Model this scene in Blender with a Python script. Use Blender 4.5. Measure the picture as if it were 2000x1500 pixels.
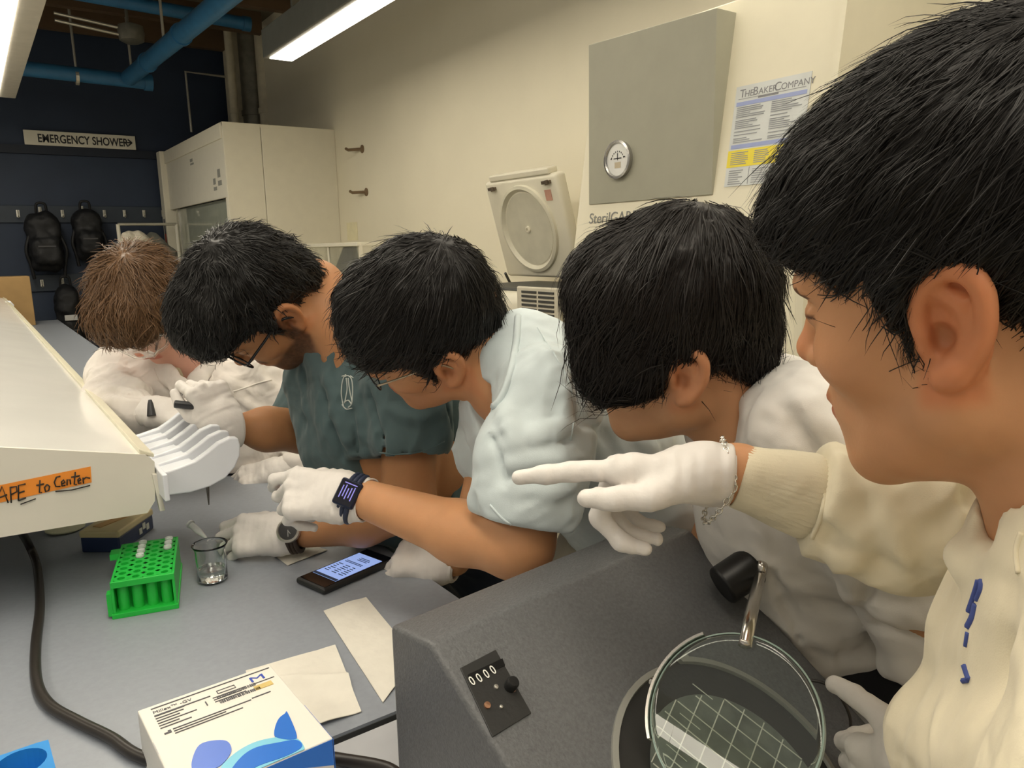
import bpy, math, random
import numpy as np
from mathutils import Matrix, Vector

for o in list(bpy.data.objects):
    bpy.data.objects.remove(o)
SC = bpy.context.scene
COL = SC.collection

# ------------------------------------------------------------------ camera
F = 1480.0                       # focal length in pixels of a 2000 x 1500 frame
HC = 1.47                        # camera height
YAW, PITCH, ROLL = math.radians(35.2), math.radians(10.4), 0.02
_fw0 = np.array([math.sin(YAW), math.cos(YAW), 0.0])
_rt0 = np.array([math.cos(YAW), -math.sin(YAW), 0.0])
_up0 = np.array([0.0, 0.0, 1.0])
FW = _fw0 * math.cos(PITCH) - _up0 * math.sin(PITCH)
_up1 = _up0 * math.cos(PITCH) + _fw0 * math.sin(PITCH)
RT = _rt0 * math.cos(ROLL) - _up1 * math.sin(ROLL)
UP = _up1 * math.cos(ROLL) + _rt0 * math.sin(ROLL)
CAM = np.array([0.0, 0.0, HC])
cd = bpy.data.cameras.new('camera')
cd.sensor_width = 36.0
cd.lens = 36.0 * F / 2000.0
cd.clip_start = 0.02
cam = bpy.data.objects.new('camera', cd)
COL.objects.link(cam)
M = Matrix.Identity(4)
for i in range(3):
    M[i][0], M[i][1], M[i][2], M[i][3] = RT[i], UP[i], -FW[i], CAM[i]
cam.matrix_world = M
SC.camera = cam

# ------------------------------------------------------------------ world and exposure
W = bpy.data.worlds.new('room_ambient')
SC.world = W
W.use_nodes = True
bg = W.node_tree.nodes['Background']
bg.inputs[0].default_value = (1.0, 0.93, 0.80, 1)
bg.inputs[1].default_value = 0.34
SC.view_settings.view_transform = 'Standard'
SC.view_settings.look = 'None'
SC.view_settings.gamma = 1.0
SC.view_settings.use_curve_mapping = False
SC.view_settings.exposure = -0.03
LAMP_COL = (1.0, 0.915, 0.76)
LAMP_STRENGTH = 10.5

# ------------------------------------------------------------------ pixel -> place helpers
def ray(x, y): return FW + RT * (x - 1000) / F + UP * (750 - y) / F
def P(x, y, d): return CAM + ray(x, y) * d
def PZ(x, y, z): r = ray(x, y); return CAM + r * ((z - HC) / r[2])
def PX(x, y, X): r = ray(x, y); return CAM + r * (X / r[0])
def PY(x, y, Y): r = ray(x, y); return CAM + r * (Y / r[1])
CAMR = np.stack([RT, UP, -FW], 1)          # columns: right, up, toward the viewer
def cv(x, y, z): v = CAMR @ np.array([x, y, z], float); return v / np.linalg.norm(v)
def nrm(v): v = np.asarray(v, float); return v / (np.linalg.norm(v) + 1e-12)
BZ = 0.92                                   # bench top height

# ------------------------------------------------------------------ materials
MATS = {}
def mat(name, col, rough=0.6, metal=0.0, var=0.06, vscale=14.0, bump=0.0, bscale=60.0, spec=0.5,
        emit=None, estr=0.0, alpha=None, trans=0.0, ior=1.45, coat=0.0, stretch=None, detail=4.0, attr=None, sss=0.0,
        sheen=0.0):
    if name in MATS: return MATS[name]
    m = bpy.data.materials.new(name); m.use_nodes = True
    nt = m.node_tree; N = nt.nodes; L = nt.links
    b = N['Principled BSDF']
    tc = N.new('ShaderNodeTexCoord')
    mp = N.new('ShaderNodeMapping'); L.new(tc.outputs['Object'], mp.inputs[0])
    if stretch: mp.inputs['Scale'].default_value = stretch
    nz = N.new('ShaderNodeTexNoise'); nz.inputs['Scale'].default_value = vscale; nz.inputs['Detail'].default_value = detail
    L.new(mp.outputs[0], nz.inputs['Vector'])
    rp = N.new('ShaderNodeValToRGB')
    c0 = [max(0, c * (1 - var)) for c in col[:3]] + [1]; c1 = [min(1, c * (1 + var)) for c in col[:3]] + [1]
    rp.color_ramp.elements[0].color = c0; rp.color_ramp.elements[1].color = c1
    rp.color_ramp.elements[0].position = 0.3; rp.color_ramp.elements[1].position = 0.7
    L.new(nz.outputs[0], rp.inputs[0])
    out = rp.outputs[0]
    if attr:                                    # own colours (lips, beard) and a darker ear hollow, stored per vertex
        at = N.new('ShaderNodeAttribute'); at.attribute_name = attr
        mx = N.new('ShaderNodeMix'); mx.data_type = 'RGBA'; mx.blend_type = 'MULTIPLY'
        mx.inputs[0].default_value = 1.0
        L.new(out, mx.inputs[6]); L.new(at.outputs['Color'], mx.inputs[7]); out = mx.outputs[2]
    L.new(out, b.inputs['Base Color'])
    b.inputs['Roughness'].default_value = rough
    b.inputs['Metallic'].default_value = metal
    b.inputs['Specular IOR Level'].default_value = spec
    b.inputs['IOR'].default_value = ior
    b.inputs['Transmission Weight'].default_value = trans
    b.inputs['Coat Weight'].default_value = coat
    b.inputs['Sheen Weight'].default_value = sheen
    if sss > 0:
        b.inputs['Subsurface Weight'].default_value = sss
        b.inputs['Subsurface Radius'].default_value = (1.0, 0.35, 0.2)
        b.inputs['Subsurface Scale'].default_value = 0.008
    if emit:
        b.inputs['Emission Color'].default_value = (*emit, 1); b.inputs['Emission Strength'].default_value = estr
    if alpha is not None: b.inputs['Alpha'].default_value = alpha
    if bump > 0:
        n2 = N.new('ShaderNodeTexNoise'); n2.inputs['Scale'].default_value = bscale; n2.inputs['Detail'].default_value = 5
        L.new(mp.outputs[0], n2.inputs['Vector'])
        bp = N.new('ShaderNodeBump'); bp.inputs['Strength'].default_value = bump; bp.inputs['Distance'].default_value = 0.004
        L.new(n2.outputs[0], bp.inputs['Height']); L.new(bp.outputs[0], b.inputs['Normal'])
    MATS[name] = m
    return m

def fabric(name, col, fold=0.5, fscale=9.0, fine=900.0, var=0.05, rough=0.85):
    """cloth: soft crease relief plus a fine weave"""
    if name in MATS: return MATS[name]
    m = mat(name, col, rough=rough, var=var, vscale=25, spec=0.25, sheen=0.15)
    nt = m.node_tree; N = nt.nodes; L = nt.links; b = N['Principled BSDF']
    tc = [n for n in N if n.type == 'TEX_COORD'][0]
    n1 = N.new('ShaderNodeTexNoise'); n1.inputs['Scale'].default_value = fscale; n1.inputs['Detail'].default_value = 2; n1.inputs['Distortion'].default_value = 1.2
    n2 = N.new('ShaderNodeTexNoise'); n2.inputs['Scale'].default_value = fine
    L.new(tc.outputs['Object'], n1.inputs['Vector']); L.new(tc.outputs['Object'], n2.inputs['Vector'])
    b1 = N.new('ShaderNodeBump'); b1.inputs['Strength'].default_value = fold; b1.inputs['Distance'].default_value = 0.02
    b2 = N.new('ShaderNodeBump'); b2.inputs['Strength'].default_value = 0.12; b2.inputs['Distance'].default_value = 0.002
    L.new(n1.outputs[0], b1.inputs['Height']); L.new(n2.outputs[0], b2.inputs['Height'])
    L.new(b1.outputs[0], b2.inputs['Normal']); L.new(b2.outputs[0], b.inputs['Normal'])
    return m

# ------------------------------------------------------------------ object helpers
def link(name, me, parent=None):
    o = bpy.data.objects.new(name, me); COL.objects.link(o)
    if parent is not None:
        o.parent = parent
        o.matrix_parent_inverse = Matrix.Translation(-Vector(root_loc(parent)))
    return o
def root_loc(o):
    v = Vector(o.location)
    return v
def thing(name, label, cat, loc=(0, 0, 0), group=None):
    o = bpy.data.objects.new(name, None); COL.objects.link(o)
    o.location = Vector([float(c) for c in loc]); o.empty_display_size = 0.05
    o['label'] = label; o['category'] = cat
    if group: o['group'] = group
    return o
def tag(o, label, cat, group=None):
    o['label'] = label; o['category'] = cat
    if group: o['group'] = group
    return o
def structure(o):
    o['kind'] = 'structure'; return o

def mesh_np(name, V, Fq, m, parent=None, smooth=True, tint=None):
    """V (n,3) array, Fq (k,3|4) int array"""
    V = np.asarray(V, np.float32); Fq = np.asarray(Fq, np.int32)
    me = bpy.data.meshes.new(name)
    k = Fq.shape[1]
    me.vertices.add(len(V)); me.vertices.foreach_set('co', V.ravel())
    me.loops.add(Fq.size); me.loops.foreach_set('vertex_index', Fq.ravel())
    me.polygons.add(len(Fq))
    me.polygons.foreach_set('loop_start', np.arange(0, Fq.size, k, dtype=np.int32))
    me.polygons.foreach_set('loop_total', np.full(len(Fq), k, np.int32))
    me.update(calc_edges=True); me.validate()
    if smooth: me.polygons.foreach_set('use_smooth', np.ones(len(me.polygons), bool))
    if tint is not None:
        a = me.color_attributes.new('tint', 'FLOAT_COLOR', 'POINT')
        c = np.ones((len(V), 4), np.float32); c[:, :3] = tint
        a.data.foreach_set('color', c.ravel())
    me.materials.append(m)
    return link(name, me, parent)

class MB:
    """collects shapes into one mesh"""
    def __init__(s): s.v = []; s.f = []
    def add(s, v, f):
        o = len(s.v); s.v += [tuple(float(c) for c in p) for p in v]; s.f += [tuple(i + o for i in q) for q in f]; return s
    def box(s, c, h, R=None):
        c = np.array(c, float); R = np.eye(3) if R is None else np.asarray(R)
        v = [c + R @ (np.array([x, y, z]) * np.array(h)) for x in (-1, 1) for y in (-1, 1) for z in (-1, 1)]
        return s.add(v, [(0, 1, 3, 2), (4, 6, 7, 5), (0, 4, 5, 1), (2, 3, 7, 6), (0, 2, 6, 4), (1, 5, 7, 3)])
    def hexa(s, p):     # 8 corners: bottom 4 then top 4 (same order)
        return s.add(p, [(3, 2, 1, 0), (4, 5, 6, 7), (0, 1, 5, 4), (1, 2, 6, 5), (2, 3, 7, 6), (3, 0, 4, 7)])
    def tube(s, path, r, n=12, caps=True, closed=False):
        path = [np.array(p, float) for p in path]; m = len(path)
        rr = r if hasattr(r, '__len__') else [r] * m
        o = len(s.v); prev = None
        for i, p in enumerate(path):
            if closed: t = path[(i + 1) % m] - path[i - 1]
            else: t = path[min(i + 1, m - 1)] - path[max(i - 1, 0)]
            t = nrm(t)
            if prev is None:
                a = np.array([0, 0, 1.0]) if abs(t[2]) < 0.9 else np.array([1.0, 0, 0])
                u = nrm(np.cross(t, a))
            else: u = nrm(prev - t * (prev @ t))
            prev = u; w = np.cross(t, u)
            for k in range(n):
                a = 2 * math.pi * k / n
                s.v.append(tuple(p + (u * math.cos(a) + w * math.sin(a)) * rr[i]))
        rng = m if closed else m - 1
        for i in range(rng):
            j = (i + 1) % m
            for k in range(n):
                l = (k + 1) % n
                s.f.append((o + i * n + k, o + i * n + l, o + j * n + l, o + j * n + k))
        if caps and not closed:
            s.f.append(tuple(o + k for k in range(n))[::-1]); s.f.append(tuple(o + (m - 1) * n + k for k in range(n)))
        return s
    def cyl(s, a, b, r, r2=None, n=20): return s.tube([a, b], [r, r if r2 is None else r2], n)
    def lathe(s, prof, c=(0, 0, 0), R=None, n=32, caps=True):
        c = np.array(c, float); R = np.eye(3) if R is None else np.asarray(R)
        o = len(s.v); m = len(prof)
        for (r, z) in prof:
            for k in range(n):
                a = 2 * math.pi * k / n
                s.v.append(tuple(c + R @ np.array([r * math.cos(a), r * math.sin(a), z])))
        for i in range(m - 1):
            for k in range(n):
                l = (k + 1) % n
                s.f.append((o + i * n + k, o + i * n + l, o + (i + 1) * n + l, o + (i + 1) * n + k))
        if caps and prof[0][0] > .0002: s.f.append(tuple(o + k for k in range(n))[::-1])
        if caps and prof[-1][0] > .0002: s.f.append(tuple(o + (m - 1) * n + k for k in range(n)))
        return s
    def prism(s, poly, d):      # poly: list of 3D points (planar), d: extrusion vector
        poly = [np.array(p, float) for p in poly]; d = np.array(d, float); n = len(poly)
        v = poly + [p + d for p in poly]
        f = [tuple(range(n))[::-1], tuple(range(n, 2 * n))] + [(i, (i + 1) % n, n + (i + 1) % n, n + i) for i in range(n)]
        return s.add(v, f)
    def build(s, name, m, parent=None, smooth=False, bevel=0.0, seg=2, auto=None):
        me = bpy.data.meshes.new(name); me.from_pydata(s.v, [], s.f); me.update()
        import bmesh
        bm = bmesh.new(); bm.from_mesh(me); bmesh.ops.recalc_face_normals(bm, faces=bm.faces)
        bm.to_mesh(me); bm.free()
        me.materials.append(m)
        o = link(name, me, parent)
        if bevel > 0:
            md = o.modifiers.new('bevel', 'BEVEL'); md.width = bevel; md.segments = seg; md.limit_method = 'ANGLE'; md.angle_limit = math.radians(35)
            md.harden_normals = False
        if smooth or auto:
            me.polygons.foreach_set('use_smooth', np.ones(len(me.polygons), bool))
            if auto:
                try: me.set_sharp_from_angle(angle=math.radians(auto))
                except Exception: pass
        return o
def frame(x, z):
    """3x3 with columns x, y, z; z kept, x made perpendicular"""
    z = nrm(z); x = np.asarray(x, float); x = nrm(x - z * (x @ z)); y = np.cross(z, x)
    return np.stack([x, y, z], 1)

def text(name, body, size, o, R, m, parent=None, depth=0.0006, align='LEFT', sx=1.0, bold=0.0):
    """writing as a thin mesh; o origin (baseline), R columns: right, up, normal"""
    cu = bpy.data.curves.new(name, 'FONT'); cu.body = body; cu.size = size; cu.extrude = depth; cu.align_x = align; cu.offset = bold * size
    t = bpy.data.objects.new(name + '_tmp', cu); COL.objects.link(t)
    dg = bpy.context.evaluated_depsgraph_get()
    me = bpy.data.meshes.new_from_object(t.evaluated_get(dg))
    bpy.data.objects.remove(t); bpy.data.curves.remove(cu)
    R = np.asarray(R)
    n = len(me.vertices); co = np.zeros(n * 3, np.float32); me.vertices.foreach_get('co', co); co = co.reshape(-1, 3)
    co[:, 0] *= sx
    co = co @ R.T + np.asarray(o)
    me.vertices.foreach_set('co', co.astype(np.float32).ravel()); me.update()
    me.materials.clear(); me.materials.append(m)
    return link(name, me, parent)
def strips(name, rects, o, R, m, parent=None, lift=0.0004):
    """printed bars/blocks: rects (x0,y0,x1,y1) in the plane of R"""
    R = np.asarray(R); b = MB()
    for (x0, y0, x1, y1) in rects:
        q = [np.asarray(o) + R @ np.array([x, y, -0.0003]) for x, y in ((x0, y0), (x1, y0), (x1, y1), (x0, y1))]
        b.prism(q, R[:, 2] * (lift + 0.0003))
    return b.build(name, m, parent)

# ------------------------------------------------------------------ implicit surfaces (bodies, clothes, gloves, hair)
def lattice(seed, n=32):
    return np.random.RandomState(seed).rand(n, n, n).astype(np.float32) * 2 - 1
LAT = [lattice(s) for s in range(4)]
def vnoise(p, scale, seed=0):
    """smooth value noise in [-1,1]; p (...,3)"""
    q = np.asarray(p, np.float32) * scale + 71.3
    i = np.floor(q).astype(np.int32); f = q - i; f = f * f * (3 - 2 * f); i &= 31; j = (i + 1) & 31
    A = LAT[seed % 4]
    x0, y0, z0 = i[..., 0], i[..., 1], i[..., 2]; x1, y1, z1 = j[..., 0], j[..., 1], j[..., 2]
    fx, fy, fz = f[..., 0], f[..., 1], f[..., 2]
    c00 = A[x0, y0, z0] * (1 - fx) + A[x1, y0, z0] * fx; c10 = A[x0, y1, z0] * (1 - fx) + A[x1, y1, z0] * fx
    c01 = A[x0, y0, z1] * (1 - fx) + A[x1, y0, z1] * fx; c11 = A[x0, y1, z1] * (1 - fx) + A[x1, y1, z1] * fx
    return (c00 * (1 - fy) + c10 * fy) * (1 - fz) + (c01 * (1 - fy) + c11 * fy) * fz

class Cone:
    def __init__(s, a, b, ra, rb, flat=None):    # flat=(axis, factor): squash along axis
        s.a = np.array(a, float); s.b = np.array(b, float); s.ra = ra; s.rb = rb; s.flat = flat
    def box(s):
        r = max(s.ra, s.rb) * (max(1, s.flat[1]) if s.flat else 1)
        return np.minimum(s.a, s.b) - r, np.maximum(s.a, s.b) + r
    def __call__(s, p):
        q = p - s.a.astype(np.float32); ba = s.b - s.a
        if s.flat:
            n = nrm(s.flat[0]).astype(np.float32); q = q + (q @ n)[..., None] * n * np.float32(1 / s.flat[1] - 1)
            ba = ba + (ba @ n) * n * (1 / s.flat[1] - 1)
        ba = ba.astype(np.float32)
        h = np.clip((q @ ba) / max(1e-9, float(ba @ ba)), 0, 1)
        d = np.sqrt(((q - h[..., None] * ba) ** 2).sum(-1)) - (s.ra + (s.rb - s.ra) * h)
        return d * (min(1.0, s.flat[1]) if s.flat else 1.0)
class Ell:
    def __init__(s, c, r, R=None):
        s.c = np.array(c, float); s.r = np.array(r, float) * np.ones(3); s.R = np.eye(3) if R is None else np.asarray(R)
    def box(s):
        e = np.sqrt(((s.R * s.r) ** 2).sum(1)); return s.c - e, s.c + e
    def __call__(s, p):
        q = (p - s.c.astype(np.float32)) @ s.R.astype(np.float32)
        r = s.r.astype(np.float32)
        k0 = np.sqrt(((q / r) ** 2).sum(-1)); k1 = np.sqrt(((q / r ** 2) ** 2).sum(-1)) + 1e-6
        return k0 * (k0 - 1) / k1
class RBox:
    def __init__(s, c, h, R=None, r=0.01):
        s.c = np.array(c, float); s.h = np.array(h, float); s.R = np.eye(3) if R is None else np.asarray(R); s.r = r
    def box(s):
        e = np.abs(s.R) @ s.h; return s.c - e, s.c + e
    def __call__(s, p):
        q = np.abs((p - s.c.astype(np.float32)) @ s.R.astype(np.float32)) - (s.h - s.r).astype(np.float32)
        return np.sqrt((np.maximum(q, 0) ** 2).sum(-1)) + np.minimum(q.max(-1), 0) - s.r
def flatcut(c, axis, r, length):
    """block starting at c and reaching along axis: cuts hems and cuffs square"""
    axis = nrm(axis); a = np.array([0, 0, 1.0]) if abs(axis[2]) < .9 else np.array([1.0, 0, 0]); u = nrm(np.cross(axis, a)); w = np.cross(axis, u)
    return RBox(np.array(c) + axis * length / 2, (length / 2, r, r), np.stack([axis, u, w], 1), .001)
class Half:
    """half space: inside where (p-c).n < 0"""
    def __init__(s, c, n): s.c = np.array(c, float); s.n = nrm(n)
    def box(s): return None
    def __call__(s, p): return (p - s.c.astype(np.float32)) @ s.n.astype(np.float32)
def chain(pts, flat=None):
    return [Cone(pts[i][0], pts[i + 1][0], pts[i][1], pts[i + 1][1], flat) for i in range(len(pts) - 1)]

class Vol:
    def __init__(s, lo, hi, h):
        s.lo = np.array(lo, float); s.h = h
        s.n = np.ceil((np.array(hi, float) - s.lo) / h).astype(int) + 1
        s.d = np.full(tuple(s.n), 0.05, np.float32)
    @classmethod
    def around(cls, prims, h, pad=0.012):
        bs = [q.box() for q in prims if q.box() is not None]
        return cls(np.min([b[0] for b in bs], 0) - pad, np.max([b[1] for b in bs], 0) + pad, h)
    def sub(s, box, m):
        if box is None: a = np.zeros(3, int); b = s.n
        else:
            a = np.clip(np.floor((box[0] - m - s.lo) / s.h).astype(int), 0, s.n)
            b = np.clip(np.ceil((box[1] + m - s.lo) / s.h).astype(int) + 1, 0, s.n)
        if (b <= a).any(): return None, None
        ax = [(s.lo[i] + np.arange(a[i], b[i]) * s.h).astype(np.float32) for i in range(3)]
        g = np.stack(np.meshgrid(*ax, indexing='ij'), -1)
        return tuple(slice(a[i], b[i]) for i in range(3)), g
    def add(s, prims, k=0.02):
        for q in (prims if isinstance(prims, list) else [prims]):
            sl, g = s.sub(q.box(), 0.035 + k)
            if sl is None: continue
            d = s.d[sl]; e = q(g)
            if k > 0:
                h = np.clip(0.5 + 0.5 * (d - e) / k, 0, 1); s.d[sl] = d * (1 - h) + e * h - k * h * (1 - h)
            else: s.d[sl] = np.minimum(d, e)
        return s
    def cut(s, prims, k=0.006):
        for q in (prims if isinstance(prims, list) else [prims]):
            sl, g = s.sub(q.box(), 0.02 + k)
            if sl is None: continue
            d = s.d[sl]; e = -q(g)
            h = np.clip(0.5 - 0.5 * (d - e) / max(k, 1e-6), 0, 1); s.d[sl] = d * (1 - h) + e * h + k * h * (1 - h)
        return s
    def disp(s, fn, band=0.03):
        i = np.argwhere(np.abs(s.d) < band)
        p = (s.lo + i * s.h).astype(np.float32)
        s.d[i[:, 0], i[:, 1], i[:, 2]] -= fn(p).astype(np.float32)
        return s
    def sample(s, p):
        q = (np.asarray(p) - s.lo) / s.h
        q = np.clip(q, 0, s.n - 1.001); i = np.floor(q).astype(int); f = (q - i).astype(np.float32)
        x, y, z = i.T; D = s.d; fx, fy, fz = f.T
        c00 = D[x, y, z] * (1 - fx) + D[x + 1, y, z] * fx; c10 = D[x, y + 1, z] * (1 - fx) + D[x + 1, y + 1, z] * fx
        c01 = D[x, y, z + 1] * (1 - fx) + D[x + 1, y, z + 1] * fx; c11 = D[x, y + 1, z + 1] * (1 - fx) + D[x + 1, y + 1, z + 1] * fx
        return (c00 * (1 - fy) + c10 * fy) * (1 - fz) + (c01 * (1 - fy) + c11 * fy) * fz
    def grad(s, p):
        e = s.h; g = np.stack([s.sample(p + e * v) - s.sample(p - e * v) for v in np.eye(3)], 1)
        return g / (np.linalg.norm(g, axis=1, keepdims=True) + 1e-9)
    def mesh(s):
        """surface nets"""
        d = s.d
        for ax in range(3):                 # close the surface at the edge of the grid
            sl = [slice(None)] * 3
            for e in (0, -1): sl[ax] = e; d[tuple(sl)] = np.maximum(d[tuple(sl)], 1e-4)
        ins = d < 0
        n = np.array(d.shape) - 1
        cnt = np.zeros(tuple(n), np.int8)
        offs = [(a, b, c) for a in (0, 1) for b in (0, 1) for c in (0, 1)]
        for (a, b, c) in offs: cnt += ins[a:a + n[0], b:b + n[1], c:c + n[2]]
        act = np.argwhere((cnt > 0) & (cnt < 8))
        idx = np.full(tuple(n), -1, np.int32); idx[act[:, 0], act[:, 1], act[:, 2]] = np.arange(len(act))
        dv = {o: d[act[:, 0] + o[0], act[:, 1] + o[1], act[:, 2] + o[2]] for o in offs}
        acc = np.zeros((len(act), 3), np.float32); num = np.zeros(len(act), np.float32)
        for o in offs:
            for ax in range(3):
                if o[ax]: continue
                o2 = list(o); o2[ax] = 1; o2 = tuple(o2)
                a, b = dv[o], dv[o2]; m = (a < 0) != (b < 0)
                t = np.where(m, a / np.where(m, a - b, 1), 0)
                pt = np.array(o, np.float32)[None].repeat(len(act), 0); pt[:, ax] += t
                acc += pt * m[:, None]; num += m
        V = s.lo + (act + acc / num[:, None]) * s.h
        Q = []
        for ax in range(3):
            sl0 = [slice(None)] * 3; sl1 = [slice(None)] * 3
            sl0[ax] = slice(0, -1); sl1[ax] = slice(1, None)
            A = ins[tuple(sl0)]; B = ins[tuple(sl1)]
            e = np.argwhere(A != B)
            u, w = (ax + 1) % 3, (ax + 2) % 3
            ok = (e[:, u] > 0) & (e[:, w] > 0) & (e[:, u] < n[u]) & (e[:, w] < n[w]); e = e[ok]
            fl = A[e[:, 0], e[:, 1], e[:, 2]]
            def g(du, dw):
                q = e.copy(); q[:, u] += du; q[:, w] += dw; return idx[q[:, 0], q[:, 1], q[:, 2]]
            q = np.stack([g(-1, -1), g(0, -1), g(0, 0), g(-1, 0)], 1)
            q[~fl] = q[~fl][:, ::-1]; Q.append(q)
        return V, np.concatenate(Q)
def relax(V, Q, it=1, lam=0.5):
    """light smoothing of a quad mesh"""
    e = np.concatenate([Q[:, [0, 1]], Q[:, [1, 2]], Q[:, [2, 3]], Q[:, [3, 0]]])
    for _ in range(it):
        acc = np.zeros_like(V); num = np.zeros(len(V))
        for c in range(3):
            acc[:, c] = np.bincount(e[:, 0], V[e[:, 1], c], len(V)) + np.bincount(e[:, 1], V[e[:, 0], c], len(V))
        num = np.bincount(e[:, 0], minlength=len(V)) + np.bincount(e[:, 1], minlength=len(V))
        V = V * (1 - lam) + lam * acc / np.maximum(num, 1)[:, None]
    return V
# ================================================================== THE ROOM
WX, DY, CZ = 2.5, 8.1, 3.55
m_wall = mat('cream_wall_paint', (0.80, 0.745, 0.58), rough=0.7, var=0.02, vscale=3, bump=0.04, bscale=180)
m_blue = mat('navy_wall_paint', (0.022, 0.036, 0.068), rough=0.6, var=0.1, vscale=3)
m_floor = mat('beige_vinyl_floor', (0.52, 0.46, 0.33), rough=0.45, var=0.08, vscale=6)
m_ceil = mat('dark_ceiling_deck', (0.16, 0.14, 0.10), rough=0.8, var=0.15, vscale=5)
m_joist = mat('brown_joist', (0.12, 0.075, 0.04), rough=0.8)
structure(MB().box((0, 3.0, -0.05), (4.5, 5.5, 0.05)).build('floor', m_floor))
structure(MB().box((WX + 0.05, 3.0, CZ / 2), (0.05, 5.2, CZ / 2)).build('wall_right', m_wall))
wf = structure(MB().box((-0.75, DY + 0.05, CZ / 2), (3.3, 0.05, CZ / 2)).build('wall_far', m_blue))
cl = structure(MB().box((0, 5.6, CZ + 0.05), (4.5, 2.6, 0.05)).build('ceiling', m_ceil))
for i in range(6):
    structure(MB().box((0.0, 4.2 + i * 0.75, CZ - 0.09), (2.4, 0.04, 0.09)).build('ceiling_joist', m_joist, cl))
# boards fixed to the blue wall
za, zb = PY(0, 290, DY)[2], PY(0, 418, DY)[2]
structure(MB().box((-0.6, DY - 0.02, za), (3.0, 0.02, 0.035)).build('trim_1', mat('navy_trim', (0.010, 0.016, 0.030), rough=0.6)))
m_rail = mat('navy_rail', (0.030, 0.042, 0.060), rough=0.55)
r1 = structure(MB().box((-0.4, DY - 0.012, zb), (2.6, 0.012, 0.075)).build('trim_2', m_rail, None, bevel=0.004))
zc = PY(0, 556, DY)[2]
r2 = structure(MB().box((-0.4, DY - 0.012, zc), (2.6, 0.012, 0.075)).build('trim_3', m_rail, None, bevel=0.004))
m_hook = mat('brushed_hook_steel', (0.62, 0.60, 0.52), rough=0.35, metal=0.7)
for px, py, lab in ((35, 417, 'silver coat hook leftmost on the upper navy rail'), (78, 411, 'silver coat hook holding the leftmost black backpack'), (122, 417, 'silver coat hook between the two upper backpacks'), (160, 409, 'silver coat hook holding the right upper backpack'),
                    (204, 417, 'silver coat hook just right of the upper backpacks'), (243, 417, 'silver coat hook above the post of the garment rack'), (281, 417, 'silver coat hook above the hanging lab coat'), (318, 417, 'silver coat hook nearest the white fume cupboard'),
                    (82, 553, 'empty silver coat hook on the lower navy rail'), (122, 550, 'silver coat hook holding the low backpack with a badge')):
    q = PY(px, py, DY - 0.024); t = MB()
    t.box(q + (0, -0.003, 0), (0.012, 0.003, 0.03)); t.tube([q + (0, -.005, .0), q + (0, -.045, -.005), q + (0, -.05, .025)], 0.006, 8)
    t.tube([q + (0, -.005, -.02), q + (0, -.03, -.035), q + (0, -.036, -.018)], 0.006, 8)
    tag(t.build('wall_hook', m_hook), lab, 'hook', 'coat hooks on the navy wall')

# ------------------------------------------------------------------ lamps
m_fix = mat('grey_lamp_housing', (0.20, 0.20, 0.175), rough=0.5, metal=0.2)
m_fixw = mat('pale_lamp_housing', (0.50, 0.47, 0.40), rough=0.5)
m_lens = mat('lit_lamp_lens', (1, 1, 1), emit=LAMP_COL, estr=LAMP_STRENGTH)
def lamp(name, label, x0, x1, y0, y1, z, h, l0, l1, m, rods):
    t = thing(name, label, 'lamp', ((x0 + x1) / 2, y1, z), None)
    MB().box(((x0 + x1) / 2, (y0 + y1) / 2, z + h / 2 + 0.004), ((x1 - x0) / 2, (y1 - y0) / 2, h / 2)).build('housing', m, t, bevel=0.006)
    n = int((y1 - y0) / 1.2)
    for k in range(n):
        a = y0 + 0.03 + (y1 - y0 - 0.06) * k / n; b = y0 + 0.03 + (y1 - y0 - 0.06) * (k + 1) / n - 0.006
        MB().box(((l0 + l1) / 2, (a + b) / 2, z + 0.002), ((l1 - l0) / 2, (b - a) / 2, 0.004)).build('lens', m_lens, t)
    for y in rods:
        MB().cyl(((x0 + x1) / 2, y, z + h), ((x0 + x1) / 2, y, CZ), 0.006, n=8).build('hanger_rod', m_fix, t)
lamp('linear_lamp', 'grey suspended linear lamp running along the cream wall', 1.60, 1.775, -1.6, 4.80, 2.6, 0.16, 1.63, 1.765, m_fix, (1.0, 4.5))
lamp('linear_lamp', 'pale suspended linear lamp above the long grey bench', -0.02, 0.44, -1.6, 6.9, 2.6, 0.13, 0.03, 0.33, m_fixw, (2.0, 6.5))

lamp('linear_lamp', 'added fill lamp out of view over the aisle left of the bench', -1.72, -1.30, -1.6, 6.9, 2.6, 0.13, -1.60, -1.40, m_fixw, (2.0, 6.5))  # unseen row, added to brighten shirts and faces from the left

# ------------------------------------------------------------------ pipes, ducts and the sign near the ceiling
m_pipe = mat('blue_pipe_paint', (0.035, 0.16, 0.33), rough=0.4, var=0.1)
yA = 7.3
a, b = PY(40, 133, yA), PY(288, 161, yA)
t = thing('blue_pipe', 'blue ceiling pipe running level with a capped end', 'pipe', b)
MB().tube([a + (-1.2, 0, 0), a, b], 0.058, 20).build('pipe_run', m_pipe, t, auto=40)
MB().tube([b + (-.03, 0, 0), b + (.035, 0, 0)], 0.068, 20).build('end_cap', m_pipe, t, auto=40)
for px in (150, 258):
    q = PY(px, 150, yA); MB().tube([q + (0, 0, -.062), q + (0, 0, CZ - q[2])], 0.010, 8).build('hanger', m_hook, t)
    MB().tube([q + (-.012, 0, 0), q + (.012, 0, 0)], 0.064, 20).build('clamp', m_hook, t)
c = PY(252, 152, yA - 0.07); e = PZ(445, -8, c[2])
t = thing('blue_pipe', 'thick blue pipe slanting up towards the camera from the capped pipe', 'pipe', c)
MB().tube([c, e, e + (e - c) * .6], 0.062, 20).build('pipe_run', m_pipe, t, auto=40)
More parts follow.
